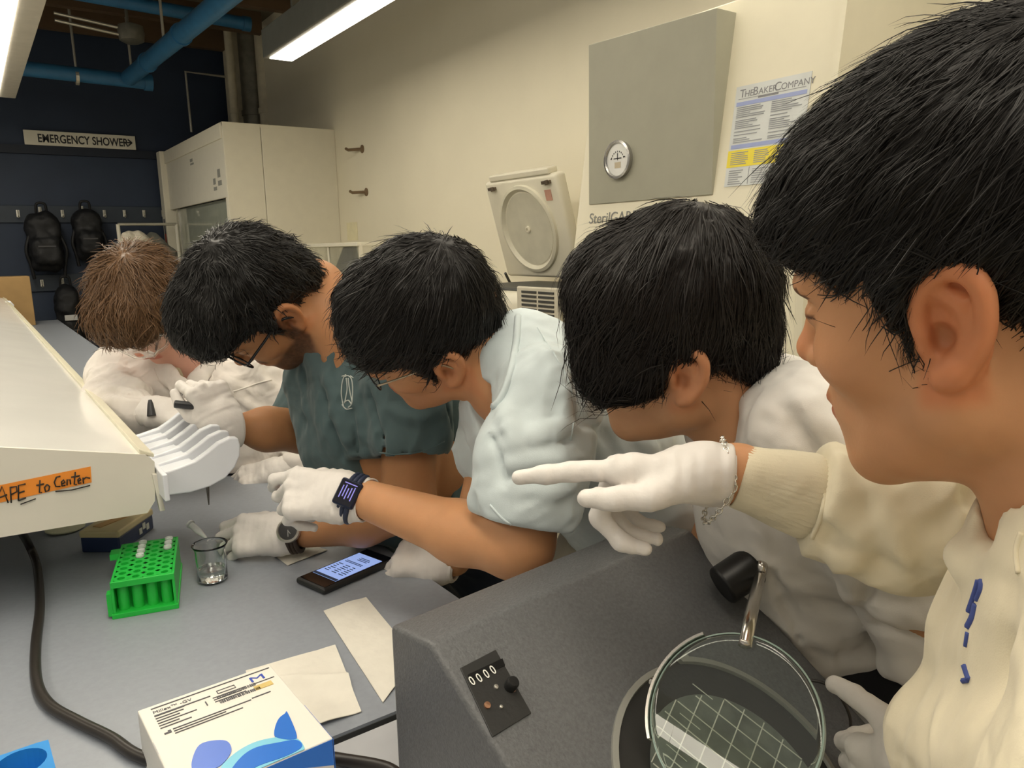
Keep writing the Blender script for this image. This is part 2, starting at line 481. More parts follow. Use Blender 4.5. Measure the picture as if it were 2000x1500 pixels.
for f in (0.25, 0.62): q = c + (e - c) * f; MB().tube([q - nrm(e - c) * .02, q + nrm(e - c) * .02], 0.072, 20).build('coupling', m_pipe, t, auto=40)
q = c + (e - c) * .45
MB().tube([q + (0, 0, .06), q + (0, 0, CZ - q[2])], 0.010, 8).build('hanger', m_hook, t)
a, b = PY(190, -6, 6.7), PY(488, 48, 6.7)
t = thing('blue_pipe', 'upper blue pipe crossing behind the slanting one to the column', 'pipe', a)
MB().tube([a + (a - b) * .5, a, b], 0.05, 20).build('pipe_run', m_pipe, t, auto=40)
MB().tube([b - nrm(b - a) * .06, b], 0.058, 20).build('elbow', m_pipe, t, auto=40)
m_col = mat('pale_duct_paint', (0.62, 0.57, 0.43), rough=0.6, var=0.1)
m_col2 = mat('galvanised_duct', (0.22, 0.21, 0.17), rough=0.45, metal=0.4, var=0.2)
yC = 7.75
def vpipe(label, px, w, m, y=yC, name='vertical_pipe', cat='pipe'):
    q = PY(px, 150, y); r = w * y / (F * 0.82) / 2
    b = MB().tube([(q[0], y, 2.30), (q[0], y, 2.75), (q[0], y, 2.752), (q[0], y, 2.80), (q[0], y, 2.802), (q[0], y, CZ)], [r, r, r * 1.12, r * 1.12, r, r], 20)
    tag(b.build(name, m, auto=40), label, cat)
q = PY(462, 120, yC + .1)
tag(MB().box((q[0], yC + .15, 2.95), (0.085, 0.10, 0.6)).build('wall_column', m_col, bevel=0.01), 'pale boxed column rising behind the white fume cupboard', 'column')
vpipe('thin pale pipe against the boxed column', 452, 12, m_col, yC - .05)
vpipe('galvanised duct between the column and the pale pipe', 492, 34, m_col2)
vpipe('thick pale pipe standing on the white fume cupboard', 519, 26, m_col, yC - .2)
vpipe('dark duct in the room corner beside the cream wall', 545, 34, m_col2, yC + .1)
# thin conduit frame in front of the blue wall
a = PY(362, 140, 7.9); b = PY(374, 258, 7.9); c = PY(440, 150, 7.9)
tag(MB().tube([b, a, c], 0.012, 8).build('conduit', m_hook), 'thin steel conduit bent at a corner on the navy wall', 'conduit')
a = PY(105, 25, 6.9); b = PY(250, 58, 6.9)
t = thing('ceiling_reel', 'old ceiling fixture with two rods and a round grey hub', 'fixture', b)
MB().tube([a, b], 0.012, 8).build('rod', m_hook, t); MB().tube([a + (0, 0, -.05), b + (0, 0, -.05)], 0.012, 8).build('rod', m_hook, t)
MB().lathe([(0.03, .07), (.09, .05), (.10, 0), (.09, -.06), (.05, -.08)], b + (0.02, 0, -.02), n=16).build('hub', m_col2, t, auto=40)
MB().tube([b, b + (0, 0, CZ - b[2])], 0.012, 8).build('hanger', m_col2, t)
# sign
m_white = mat('white_board', (0.72, 0.69, 0.58), rough=0.5, var=0.03)
m_ink = mat('dark_print', (0.03, 0.03, 0.03), rough=0.7)
a, b = PY(48, 281, DY - .03), PY(262, 262, DY - .03)
t = thing('emergency_shower_sign', 'white wall sign reading EMERGENCY SHOWER with an arrow', 'sign', a)
cz = (PY(48, 257, DY)[2] + PY(48, 281, DY)[2]) / 2; hz = 0.062
MB().box(((a[0] + b[0]) / 2, DY - .045, cz), ((b[0] - a[0]) / 2, 0.006, hz)).build('board', m_white, t, bevel=0.002)
RY = np.array([[1, 0, 0], [0, 0, -1], [0, 1, 0]], float)       # right +x, up +z, normal -y
text('lettering', 'EMERGENCY SHOWER', 0.098, (a[0] + .10, DY - .052, cz - .035), RY, m_ink, t, sx=.725, bold=.022)
ax_ = b[0] - .125
MB().box((ax_ + .045, DY - .052, cz), (.045, .001, .006)).build('arrow', m_ink, t)
for s in (-1, 1):
    MB().box((ax_ + .078, DY - .052, cz + s * .014), (.022, .001, .006), np.array([[math.cos(s * -.7), 0, -math.sin(s * -.7)], [0, 1, 0], [math.sin(s * -.7), 0, math.cos(s * -.7)]])).build('arrow', m_ink, t)

# ------------------------------------------------------------------ fume cupboard
m_hood = mat('white_enamel', (0.74, 0.70, 0.57), rough=0.45, var=0.02)
m_hood2 = mat('white_enamel_panel', (0.70, 0.67, 0.56), rough=0.4, var=0.02)
hy = PX(653, 252, WX)[1]; hx = PY(433, 237, hy)[0]; hz = PY(433, 237, hy)[2]; hy2 = 8.02
t = thing('fume_cupboard', 'tall white fume cupboard in the corner by the navy wall', 'fume hood', (hx, hy, 0))
ysm = PY(512, 300, hy)[0]
MB().box(((hx + ysm) / 2 - .001, hy + .01, hz / 2), ((ysm - hx) / 2 - .001, .012, hz / 2)).build('side_panel', m_hood, t, bevel=.003)
MB().box(((WX + ysm) / 2, hy + .01, hz / 2), ((WX - ysm) / 2 - .001, .012, hz / 2)).build('side_panel', m_hood, t, bevel=.003)
MB().box(((WX + hx) / 2, (hy + hy2) / 2, hz - .012), ((WX - hx) / 2, (hy2 - hy) / 2, .012)).build('top_panel', m_hood, t)
zs = PX(443, 385, hx)[2]
MB().box((hx + .012, (hy + hy2) / 2, (hz + zs) / 2), (.012, (hy2 - hy) / 2 - .02, (hz - zs) / 2)).build('front_fascia', m_hood2, t, bevel=.003)
MB().box((hx - .005, (hy + hy2) / 2, hz - .06), (.008, (hy2 - hy) / 2 - .02, .055)).build('fascia_rail', m_hood, t, bevel=.003)
MB().box((hx + .06, hy + .05, zs / 2), (.055, .035, zs / 2)).build('post', m_hood, t, bevel=.004)
MB().box((hx + .02, hy2 - .07, hz / 2), (.07, .07, hz / 2)).build('post', m_hood, t, bevel=.004)
MB().box((hx + .10, (hy + hy2) / 2, .46), (.10, (hy2 - hy) / 2 - .06, .46)).build('base_cabinet', m_hood, t, bevel=.004)
MB().box(((hx + WX) / 2, (hy + hy2) / 2, .90), ((WX - hx) / 2 - .02, (hy2 - hy) / 2 - .05, .02)).build('work_surface', m_col2, t)
MB().box((hx + .05, (hy + hy2) / 2 + .03, (zs + .92) / 2 + .1), (.004, (hy2 - hy) / 2 - .16, (zs - .92) / 2 - .1)).build('sash', mat('sash_glass', (0.30, 0.32, 0.26), rough=0.05, spec=.8, var=0.05), t)
MB().box((hx + .045, hy2 - .25, (zs + .92) / 2 + .1), (.012, .03, (zs - .92) / 2 - .1)).build('sash_frame', m_hook, t)
MB().box((hx + .045, hy + .12, (zs + .92) / 2 + .1), (.012, .03, (zs - .92) / 2 - .1)).build('sash_frame', m_hook, t)
RXm = np.array([[0, 0, -1], [-1, 0, 0], [0, 1, 0]], float)      # right -y, up +z, normal -x
for px, py, w, h in ((375, 322, .06, .05), (421, 372, .045, .09), (430, 362, .05, .12)):
    q = PX(px, py, hx - .001); strips('label_print', [(-w, 0, w, h * .3), (-w, h * .5, w * .5, h)], q, RXm, mat('grey_print', (.25, .25, .22)), t)
for k, (py, c) in enumerate(((470, (.45, .08, .05)), (500, (.6, .5, .05)), (440, (.12, .12, .12)))):
    q = PX(334 + k * 2, py, hx - .052); strips('warning_tape', [(-.03, -.07, .03, .07)], (q[0], hy2 - .07, q[2]), RXm, mat('tape_%d' % k, c), t)

# ------------------------------------------------------------------ biosafety cabinet
m_bsc = mat('cream_cabinet_enamel', (0.74, 0.69, 0.53), rough=0.4, var=0.02)
m_bpan = mat('grey_cabinet_panel', (0.36, 0.35, 0.27), rough=0.45, var=0.03)
bx = 1.75
py0, py1 = PX(1390, 390, bx)[1], PX(1150, 400, bx)[1]
pz0, pz1 = PX(1150, 400, bx)[2], PX(1157, 85, bx)[2]
SL = 0.155                                                    # slope of the front
def fx(z): return bx + 0.005 + (z - pz0) * SL
ny = PX(1650, 60, fx(2.1))[1]
t = thing('biosafety_cabinet', 'cream biological safety cabinet with a grey gauge panel and a poster', 'cabinet', (bx, py0, 0))
ztop = 2.13
MB().prism([(fx(1.02), ny, 1.02), (fx(ztop), ny, ztop), (2.44, ny, ztop), (2.44, ny, .75), (fx(1.02), ny, .75)], (0, py1 + .06 - ny, 0)).build('body', m_bsc, t, bevel=.004)
pzt = PX(1403, 14, bx)[2]
b = MB(); q0 = [(bx, py0, pz0), (bx, py1, pz0), (fx(pz0) + .02, py1, pz0), (fx(pz0) + .02, py0, pz0)]
q1 = [(bx, py0, pzt), (bx, py1, pz1), (fx(pz1) + .02, py1, pz1), (fx(pzt) + .02, py0, pzt)]
b.hexa(q0 + q1).build('gauge_panel', m_bpan, t, bevel=.002)
g = PX(1211, 312, bx); RG = frame((0, -1, 0), (-1, 0, 0)); RG = np.stack([np.array([0, -1, 0]), np.array([0, 0, 1]), np.array([-1, 0, 0])], 1).astype(float)
gr = MB().lathe([(.058, 0), (.060, .016), (.053, .018), (.050, .012)], g, RG, 36, caps=False).build('gauge_ring', mat('gauge_chrome', (.45, .44, .42), rough=.25, metal=.9), t, auto=40)
MB().lathe([(.051, .010), (.0001, .0105)], g, RG, 36).build('gauge_dial', mat('gauge_face', (.80, .80, .76), rough=.3), gr)
rr = [(-.018, .002, .018, .005), (.028, .004, .034, .008), (-.032, .002, -.027, .006), (-.0015, -.002, .0015, .02)]
for k in range(9):
    an = math.radians(20 + k * 17.5); rr.append((.029 * math.cos(an) - .0012, .029 * math.sin(an) - .0025 - .004, .029 * math.cos(an) + .0012, .029 * math.sin(an) + .0025 - .004))
strips('gauge_marks', rr, g + RG[:, 2] * .0112, RG, m_ink, gr)
strips('gauge_patch', [(-.013, -.026, .014, -.008)], g + RG[:, 2] * .011, RG, mat('tan_print', (.55, .47, .33)), gr)
# poster on the sloped face
nrm_face = nrm((-1, 0, SL)); RF = np.stack([np.array([0, -1, 0]), np.cross(nrm_face, np.array([0, -1, 0])), nrm_face], 1)
def onface(px, py):
    r = ray(px, py); c = np.array([fx(1.6), 0, 1.6]); return CAM + r * (((c - CAM) @ nrm_face) / (r @ nrm_face))
pTL, pTR, pBL = onface(1440, 171), onface(1587, 143), onface(1409, 366)
pw, ph = np.linalg.norm(pTR - pTL), np.linalg.norm(pBL - pTL)
po = pTL - RF[:, 1] * ph + RF[:, 2] * .001
pt = thing('poster', 'printed operating instructions poster on the cream safety cabinet', 'poster', po)
MB().prism([po + RF @ np.array([x, y, 0]) for x, y in ((0, 0), (pw, 0), (pw, ph), (0, ph))], RF[:, 2] * .001).build('sheet', mat('poster_paper', (.60, .62, .60), rough=.4), pt)
o2 = po + RF[:, 2] * .0012
text('title', 'T', .027 * pw / .20, o2 + RF @ np.array([pw * .06, ph * .885, 0]), RF, mat('title_ink', (.22, .22, .23)), pt, depth=.0003)
text('title', 'HE', .0205 * pw / .20, o2 + RF @ np.array([pw * .130, ph * .885, 0]), RF, MATS['title_ink'], pt, depth=.0003)
text('title', 'B', .027 * pw / .20, o2 + RF @ np.array([pw * .245, ph * .885, 0]), RF, MATS['title_ink'], pt, depth=.0003)
text('title', 'AKER', .0205 * pw / .20, o2 + RF @ np.array([pw * .325, ph * .885, 0]), RF, MATS['title_ink'], pt, depth=.0003)
text('title', 'C', .027 * pw / .20, o2 + RF @ np.array([pw * .535, ph * .885, 0]), RF, MATS['title_ink'], pt, depth=.0003)
text('title', 'OMPANY', .0205 * pw / .20, o2 + RF @ np.array([pw * .625, ph * .885, 0]), RF, MATS['title_ink'], pt, depth=.0003)
strips('rules', [(pw * .05, ph * .868, pw * .95, ph * .871), (pw * .33, ph * .85, pw * .6, ph * .866)], o2, RF, MATS['title_ink'], pt)
strips('blue_band', [(pw * .03, ph * .80, pw * .97, ph * .84), (pw * .03, ph * .375, pw * .97, ph * .415)], o2, RF, mat('poster_blue', (.33, .38, .62)), pt)
strips('yellow_band', [(pw * .0, ph * .19, pw * 1.0, ph * .36)], o2, RF, mat('poster_yellow', (.80, .66, .06)), pt)
rnd = random.Random(5); rs = []
for x0, x1, y0, y1 in ((.05, .46, .43, .78), (.53, .95, .43, .78)):
    y = y1
    while y > y0:
        rs.append((pw * x0, ph * y, pw * (x0 + (x1 - x0) * rnd.uniform(.45, 1)), ph * (y + .008))); y -= .019 if rnd.random() > .18 else .034
for x0, x1 in ((.05, .30), (.38, .60), (.68, .92)):
    for k in range(7): rs.append((pw * x0, ph * (.215 + k * .019), pw * (x1 - rnd.uniform(0, .06)), ph * (.223 + k * .019)))
for x0, x1 in ((.05, .28), (.38, .62), (.7, .95)):
    for k in range(7): rs.append((pw * x0, ph * (.02 + k * .022), pw * (x1 - rnd.uniform(0, .1)), ph * (.027 + k * .022)))
for x in (.33, .65): rs.append((pw * x, ph * .01, pw * (x + .006), ph * .18))
strips('body_text', rs, o2 + RF[:, 2] * .0004, RF, mat('body_ink', (.30, .31, .33)), pt)
q = onface(1150, 437)
text('cabinet_name', 'SterilGARD', .050, q + RF[:, 2] * .001, RF, mat('grey_name', (.22, .22, .20)), t)
# sash tracks on the sloping front
for px, w in ((1503, .018), (1521, .006)):
    a, b = onface(px + 3, 520), onface(px - 45, 800)
    MB().prism([a + RF @ np.array([-w, 0, 0]), a + RF @ np.array([w, 0, 0]), b + RF @ np.array([w, 0, 0]), b + RF @ np.array([-w, 0, 0])], RF[:, 2] * .012).build('sash_track', mat('track_steel', (.60, .58, .50), rough=.4, metal=.3) if w > .01 else m_ink, t)
a = onface(1525, 600)
MB().box((1.90, ny - .012, 1.15), (.22, .012, .38)).build('side_panel', m_bsc, t, bevel=.003)
s_ = onface(1640, 60)
MB().prism([onface(1648, -30) , onface(1662, -30), onface(1615, 330), onface(1601, 330)], RF[:, 2] * .006).build('corner_strip', m_bsc, t)
for sx_ in (1.80, 2.38):
    for sy_ in (ny + .06, py1 + .04): MB().box((sx_, sy_, .375), (.03, .03, .375)).build('leg', m_bsc, t)

# ------------------------------------------------------------------ centrifuge with open lid
m_cf = mat('ivory_plastic', (0.70, 0.66, 0.53), rough=0.4, var=0.02)
m_cfd = mat('dark_gasket', (0.05, 0.05, 0.045), rough=.5)
cx0, cx1, zt = 1.80, 2.42, 1.275
ya, yb = 2.20, 3.14
t = thing('centrifuge', 'ivory bench centrifuge with its square lid standing open', 'centrifuge', (cx0, ya, .8))
MB().box(((cx0 + cx1) / 2, (ya + yb) / 2, 1.03), ((cx1 - cx0) / 2, (yb - ya) / 2, .245)).build('body', m_cf, t, bevel=.05, seg=5, smooth=True)
MB().box(((cx0 + cx1) / 2 + .03, (ya + yb) / 2 + .01, zt + .004), ((cx1 - cx0) / 2 - .07, (yb - ya) / 2 - .03, .008)).build('gasket', m_cfd, t, bevel=.01)
# recessed vent panel on the front
vq0 = PX(1020, 575, cx0 - .004); vq1 = PX(1075, 612, cx0 - .004)
MB().box((cx0 - .003, (vq0[1] + vq1[1]) / 2 - .02, (vq0[2] + vq1[2]) / 2 - .02), (.008, .14, .085)).build('vent_panel', mat('ivory_recess', (.58, .54, .43), rough=.5), t, bevel=.006)
for k in range(8):
    for c in (-1, 1):
        MB().box((cx0 - .011, (vq0[1] + vq1[1]) / 2 - .02 + c * .055, vq0[2] + .012 - k * .017), (.003, .048, .0045)).build('vent_slot', m_cfd, t)
# lid
lb0, lb1 = PX(985, 545, cx1 - .17), PX(1118, 520, cx1 - .17)
lt0, lt1 = PX(952, 363, cx1 - .30), PX(1095, 350, cx1 - .30)
uu = nrm(lt0 - lb0); LW = abs(lb1[1] - lb0[1]) / 2; LH = np.linalg.norm(lt0 - lb0) / 2
LR = frame((0, -1, 0), np.cross((0, -1, 0), nrm((uu[0], 0, uu[2])))); lc = (lb0 + lb1 + lt0 + lt1) / 4; LW = abs(lt1[1] - lt0[1]) / 2
if LR[0, 2] > 0: LR[:, 2] *= -1; LR[:, 1] = np.cross(LR[:, 2], LR[:, 0])
LH = np.linalg.norm(lt0 - lb0) / 2
ld = MB().box(lc - LR[:, 2] * .03, (LW, LH, .03), LR).build('lid', m_cf, t, bevel=.02, seg=4, smooth=True)
SQ = LR.copy(); SQ[:, 0] *= 1.0
rl = min(LW, LH) * .86
MB().lathe([(rl * 1.02, -.004), (rl * 1.0, .012), (rl * .93, .016), (rl * .88, .004), (rl * .84, -.004), (rl * .83, .002), (.0001, .004)], lc, LR, 48).build('lid_bowl', mat('ivory_bowl', (.60, .57, .45), rough=.35), ld, auto=50)
MB().lathe([(.016, .004), (.016, .010), (.009, .012), (.008, .006), (.0001, .006)], lc, LR, 20).build('lid_port', m_cf, ld, auto=40)
MB().box(lc + LR @ np.array([-.0, LH + .012, -.03]), (LW * .82, .014, .028), LR).build('lid_handle', m_cf, ld, bevel=.006)
for s in (-1, 1):
    q = lc + LR @ np.array([s * LW * .75, LH * .86, .006])
    MB().box(q, (.028, .007, .007), LR).build('latch', mat('brown_metal', (.14, .11, .08), rough=.4, metal=.6), ld)
    MB().tube([q + LR @ np.array([.012, -.01, .008]), q + LR @ np.array([.012, .01, .008])], .009, 10).build('latch', MATS['brown_metal'], ld)
MB().box(lc + LR @ np.array([LW * .72, LH * .62, .002]), (.022, .024, .001), LR).build('warning_sticker', mat('faded_red', (.55, .30, .22)), ld)
MB().tube([lb0 + (0, -.01, .03), (cx1 - .12, lb0[1] + .02, zt)], .007, 8).build('gas_strut', m_cfd, t)
q = PX(975, 555, cx0 + .3)
MB().box((q[0], q[1], zt + .003), (.03, .035, .002)).build('red_sticker', mat('red_sticker', (.6, .12, .08)), t)
for k, (px, py) in enumerate(((1003, 533), (1012, 533), (1008, 540))): pass
tag(MB().box((2.23, 2.67, .37), (.20, .44, .37)).box((2.165, 2.67, .762), (.305, .50, .02)).build('equipment_table', mat('pale_table', (.55, .52, .42)), bevel=.004), 'pale low table carrying the centrifuge by the cream wall', 'table')

# analytical balance behind the second person from the left
bq = PX(655, 510, 2.0)
t = thing('balance', 'white analytical balance with glass draught shield by the cream wall', 'balance', (bq[0], bq[1], bq[2] - .2))
yb0, yb1 = PX(600, 500, 2.0)[1], PX(705, 500, 2.0)[1]; zb1 = PX(660, 478, 2.0)[2]; zb0 = zb1 - .34
MB().box((2.12, (yb0 + yb1) / 2, zb0 - .05), (.14, abs(yb0 - yb1) / 2, .05)).build('base', m_hood, t, bevel=.01)
MB().box((2.0, (yb0 + yb1) / 2, (zb0 + zb1) / 2), (.004, abs(yb0 - yb1) / 2, (zb1 - zb0) / 2)).build('pane', mat('clear_pane', (.80, .80, .72), rough=.08, trans=.85), t)
MB().box((2.06, (yb0 + yb1) / 2, zb1), (.08, abs(yb0 - yb1) / 2, .012)).build('top_frame', m_hood, t, bevel=.003)
for yy in (yb0, yb1, (yb0 * .55 + yb1 * .45)): MB().box((2.0, yy, (zb0 + zb1) / 2), (.008, .012, (zb1 - zb0) / 2)).build('upright', m_hood, t)
MB().prism([PX(650, 540, 2.05), PX(700, 545, 2.05), PX(690, 482, 2.05), PX(672, 482, 2.05)], (.03, 0, 0)).build('display', mat('grey_display', (.12, .13, .14), rough=.3), t)
tag(MB().box((2.12, bq[1] + .28, (zb0 - .101) / 2), (.34, .85, (zb0 - .101) / 2)).build('wall_counter', mat('pale_table2', (.62, .58, .46))), 'pale counter along the cream wall under the balance', 'counter')

# pegs, note on the cream wall
for px, py, lab in ((708, 291, 'upper brown wall peg on the cream wall'), (716, 375, 'lower brown wall peg on the cream wall')):
    q = PX(px, py, WX); b = MB(); b.lathe([(.03, 0), (.03, .006), (.012, .012)], q, RG, 14); b.tube([q, q + (-.07, .10, .0), q + (-.075, .13, .012)], .011, 8)
    tag(b.build('wall_peg', mat('brown_peg', (.17, .11, .055), rough=.5), auto=40), lab, 'peg')
q = PX(688, 452, WX - .002)
tag(MB().box(q, (.001, .10, .07)).build('wall_note', mat('yellowed_paper', (.78, .72, .48))), 'yellowed paper note taped on the cream wall', 'paper')
q = PX(1785, 28, WX)
b = MB().lathe([(.02, 0), (.02, .006), (.01, .012)], q, RG, 12).tube([q, q + (-.06, .02, -.01)], .008, 8)
tag(b.build('wall_peg', m_hook), 'pale metal peg on the wall above the safety cabinet', 'peg')
# ================================================================== BENCHES AND WHAT STANDS ON THEM
m_bench = mat('grey_bench_laminate', (0.285, 0.31, 0.35), rough=0.36, var=0.04, vscale=120, spec=.45)
m_edge = mat('dark_bench_edge', (0.06, 0.062, 0.062), rough=.5)
m_cab = mat('bench_cabinet', (.42, .42, .40), rough=.5)
EX = 0.572; EY = 0.762
t = thing('lab_bench', 'long grey laboratory bench with the green tube rack on it', 'bench', (-.2, 4, 0))
MB().box(((EX - 1.0) / 2, (EY + 7.5) / 2, BZ - .002), ((EX + 1.0) / 2, (7.5 - EY) / 2, .002)).build('worktop', m_bench, t)
MB().box(((EX - 1.0) / 2, (EY + 7.5) / 2, BZ - .0195), ((EX + 1.0) / 2 + .001, (7.5 - EY) / 2 + .001, .0155)).build('edge_band', m_edge, t)
for k in range(7):
    MB().box((-.28, EY + .55 + k * .95, .44), (.70, .46, .44)).build('cabinet', m_cab, t, bevel=.004)
t = thing('side_table', 'pale grey side table under the dark colony counter', 'table', (.1, .5, 0))
MB().box((.04, .545, BZ - .02), (.80, .208, .015)).build('worktop', mat('pale_grey_laminate', (.46, .47, .49), rough=.4), t)
for x in (-.7, .78):
    for y in (.38, .71): MB().box((x, y, .445), (.02, .02, .443)).build('leg', m_edge, t)

# ------------------------------------------------------------------ raised shelf over the bench
SZ = 1.135
qc = PZ(302, 902, SZ); sy = qc[1]
def S(px, py): q = PY(px, py, sy); return (q[0], q[2])
A = S(284, 888); Bq = S(302, 902); Cq = S(303, 978); D0 = S(0, 874); E0 = S(0, 1050); Cl = S(288, 1002)
lx = -0.62
kt = (D0[1] - A[1]) / (D0[0] - A[0]); kb = (E0[1] - Cl[1]) / (E0[0] - Cl[0])
tl = (-.10, A[1] + kt * (-.10 - A[0])); bl = (-.10, Cl[1] + kb * (-.10 - Cl[0]))
m_shelf = mat('white_shelf_gloss', (0.80, 0.79, 0.74), rough=.22, var=.03, vscale=6, spec=.5, coat=.3)
m_shelf2 = mat('white_shelf_end', (0.72, 0.68, 0.58), rough=.4, var=.02)
t = thing('bench_shelf', 'white raised shelf with glossy sloping top above the bench', 'shelf', (0, sy, SZ))
sec = [(lx, tl[1] - .03), tl, A, Bq, Cq, Cl, bl, (lx, bl[1])]
MB().prism([(x, sy + .004, z) for x, z in sec], (0, 5.6, 0)).build('shelf_body', m_shelf, t, bevel=.004)
MB().prism([(x, sy, z) for x, z in sec], (0, .003, 0)).build('end_plate', m_shelf2, t)
MB().prism([(A[0] - .008, sy + .004, A[1] + .001), (A[0] - .008, sy + .004, A[1] + .010), (Bq[0] + .001, sy + .004, Bq[1] + .013), (Bq[0] + .001, sy + .004, Bq[1] + .006)], (0, 5.6, 0)).build('edge_rail', mat('cream_rail', (.74, .70, .54), rough=.35), t, bevel=.002)
lp = [S(296, 925), S(306, 925), S(322, 996), S(312, 998)]
MB().prism([(x, sy - .004, z) for x, z in lp], (0, .012, 0)).build('corner_lip', m_shelf2, t, bevel=.001)
for yy in (sy + .35, sy + 2.4, sy + 4.6):
    MB().box((-.25, yy, (BZ + bl[1]) / 2 + .003), (.06, .04, (bl[1] - BZ) / 2)).build('shelf_post', m_shelf2, t)
# orange tape with handwriting
RYn = RY
m_orange = mat('orange_tape', (.85, .28, .03), rough=.6, var=.05)
m_mark = mat('marker_ink', (.025, .02, .015), rough=.6)
tp = [PY(px, py, sy - .0006) for px, py in ((-70, 975 + 22), (179, 942), (177, 911), (-70, 962))]
tape = thing('orange_tape', 'orange tape label on the shelf end with handwritten words', 'label', tp[1])
MB().prism(tp, (0, -.0006, 0)).build('tape_strip', m_orange, tape)
d1 = nrm(PY(179, 926, sy) - PY(20, 960, sy)); TR = np.stack([d1, np.cross((0, -1, 0), d1), (0, -1, 0)], 1)
def write(body, px, py, s): text('handwriting', body, s, PY(px, py, sy - .0016), TR, m_mark, tape, depth=.0002, sx=.85)
def pen(pts, r=.0011): MB().tube([PY(px, py, sy - .0022) for px, py in pts], r, 6).build('handwriting', m_mark, tape, smooth=True)
# T A P E   t o   C e n t e r, drawn as pen strokes
pen([(-52, 966), (-22, 958)]); pen([(-38, 962), (-32, 1000)])
pen([(-12, 988), (4, 950), (16, 982)]); pen([(-4, 973), (14, 966)])
pen([(22, 982), (20, 951)]); pen([(20, 952), (32, 950), (33, 960), (22, 966)])
pen([(36, 978), (36, 948), (50, 945)]); pen([(36, 963), (48, 959)]); pen([(36, 978), (51, 972)]); pen([(40, 985), (70, 974)], .0009)
pen([(78, 938), (77, 962), (82, 962)]); pen([(71, 948), (86, 945)]); pen([(92, 946), (87, 952), (89, 960), (95, 958), (97, 950), (92, 946)])
pen([(118, 930), (110, 932), (106, 942), (109, 950), (118, 950)]); pen([(120, 946), (127, 942), (124, 937), (120, 941), (121, 949), (128, 948)])
pen([(131, 948), (131, 937), (137, 937), (138, 946)]); pen([(147, 922), (145, 946), (150, 946)]); pen([(139, 932), (156, 929)])
pen([(152, 941), (158, 937), (156, 933), (152, 937), (153, 944), (159, 943)]); pen([(163, 944), (162, 933)]); pen([(162, 937), (168, 932), (176, 934)])
pen([(108, 960), (140, 957), (176, 948)], .0009)

# ------------------------------------------------------------------ pipette stand clipped on the shelf edge
m_fin = mat('white_stand_plastic', (.74, .76, .80), rough=.35, var=.02)
fx0 = Bq[0] + .002
tips = [(465, 853), (444, 842), (426, 832), (408, 819), (394, 809), (378, 799)]
fz = SZ + .022
def fin_poly(y, x1):
    L = x1 - fx0; o = []
    top = [(0, -.012), (.25, -.006), (.45, .0), (.6, .011), (.75, .024), (.9, .030), (1.0, .028)]
    bot = [(1.02, .014), (1.0, -.004), (.93, -.022), (.80, -.038), (.6, -.048), (.35, -.052), (.12, -.05), (0, -.046)]
    return [(fx0 + u * L, y, fz - .030 + w) for u, w in top + bot]
t = thing('pipette_stand', 'white wavy pipette stand clipped on the shelf edge', 'pipette stand', (fx0, sy, fz))
y_first = None
for k, (px, py) in enumerate(tips):
    q = PZ(px, py, fz)
    if k == 0: y_first = q[1]; L1 = q[0]; y_last = PZ(*tips[-1], fz)[1]
    yk = y_first + (y_last - y_first) * k / 5
    MB().prism(fin_poly(yk, L1), (0, .017, 0)).build('fin', m_fin, t, bevel=.0025)
    if k < 5:
        dy = (y_last - y_first) / 5
        # web between fins: solid near the shelf, with a tear-drop throat
        MB().prism([(fx0, yk + .017, fz - .05), (fx0 + .075, yk + .017, fz - .05), (fx0 + .06, yk + .017, fz - .038), (fx0, yk + .017, fz - .046)], (0, dy - .017, 0)).build('web', m_fin, t)
MB().box((fx0 + .003, (y_first + y_last) / 2, fz - .055), (.004, (y_last - y_first) / 2 + .04, .022)).build('clip_rail', m_fin, t, bevel=.002)
# far stand end at the left border of the photo
t = thing('pipette_stand', 'white rounded end of a second pipette stand far along the shelf', 'pipette stand', PZ(15, 595, 1.14))
q = PZ(28, 592, 1.145)
for k in range(3): MB().prism([(q[0] - .15, q[1] + k * .05, 1.11), (q[0] - .02, q[1] + k * .05, 1.09), (q[0], q[1] + k * .05, 1.13), (q[0] - .02, q[1] + k * .05, 1.16), (q[0] - .06, q[1] + k * .05, 1.15), (q[0] - .15, q[1] + k * .05, 1.165)], (0, .03, 0)).build('fin', m_fin, t, bevel=.008, seg=3)

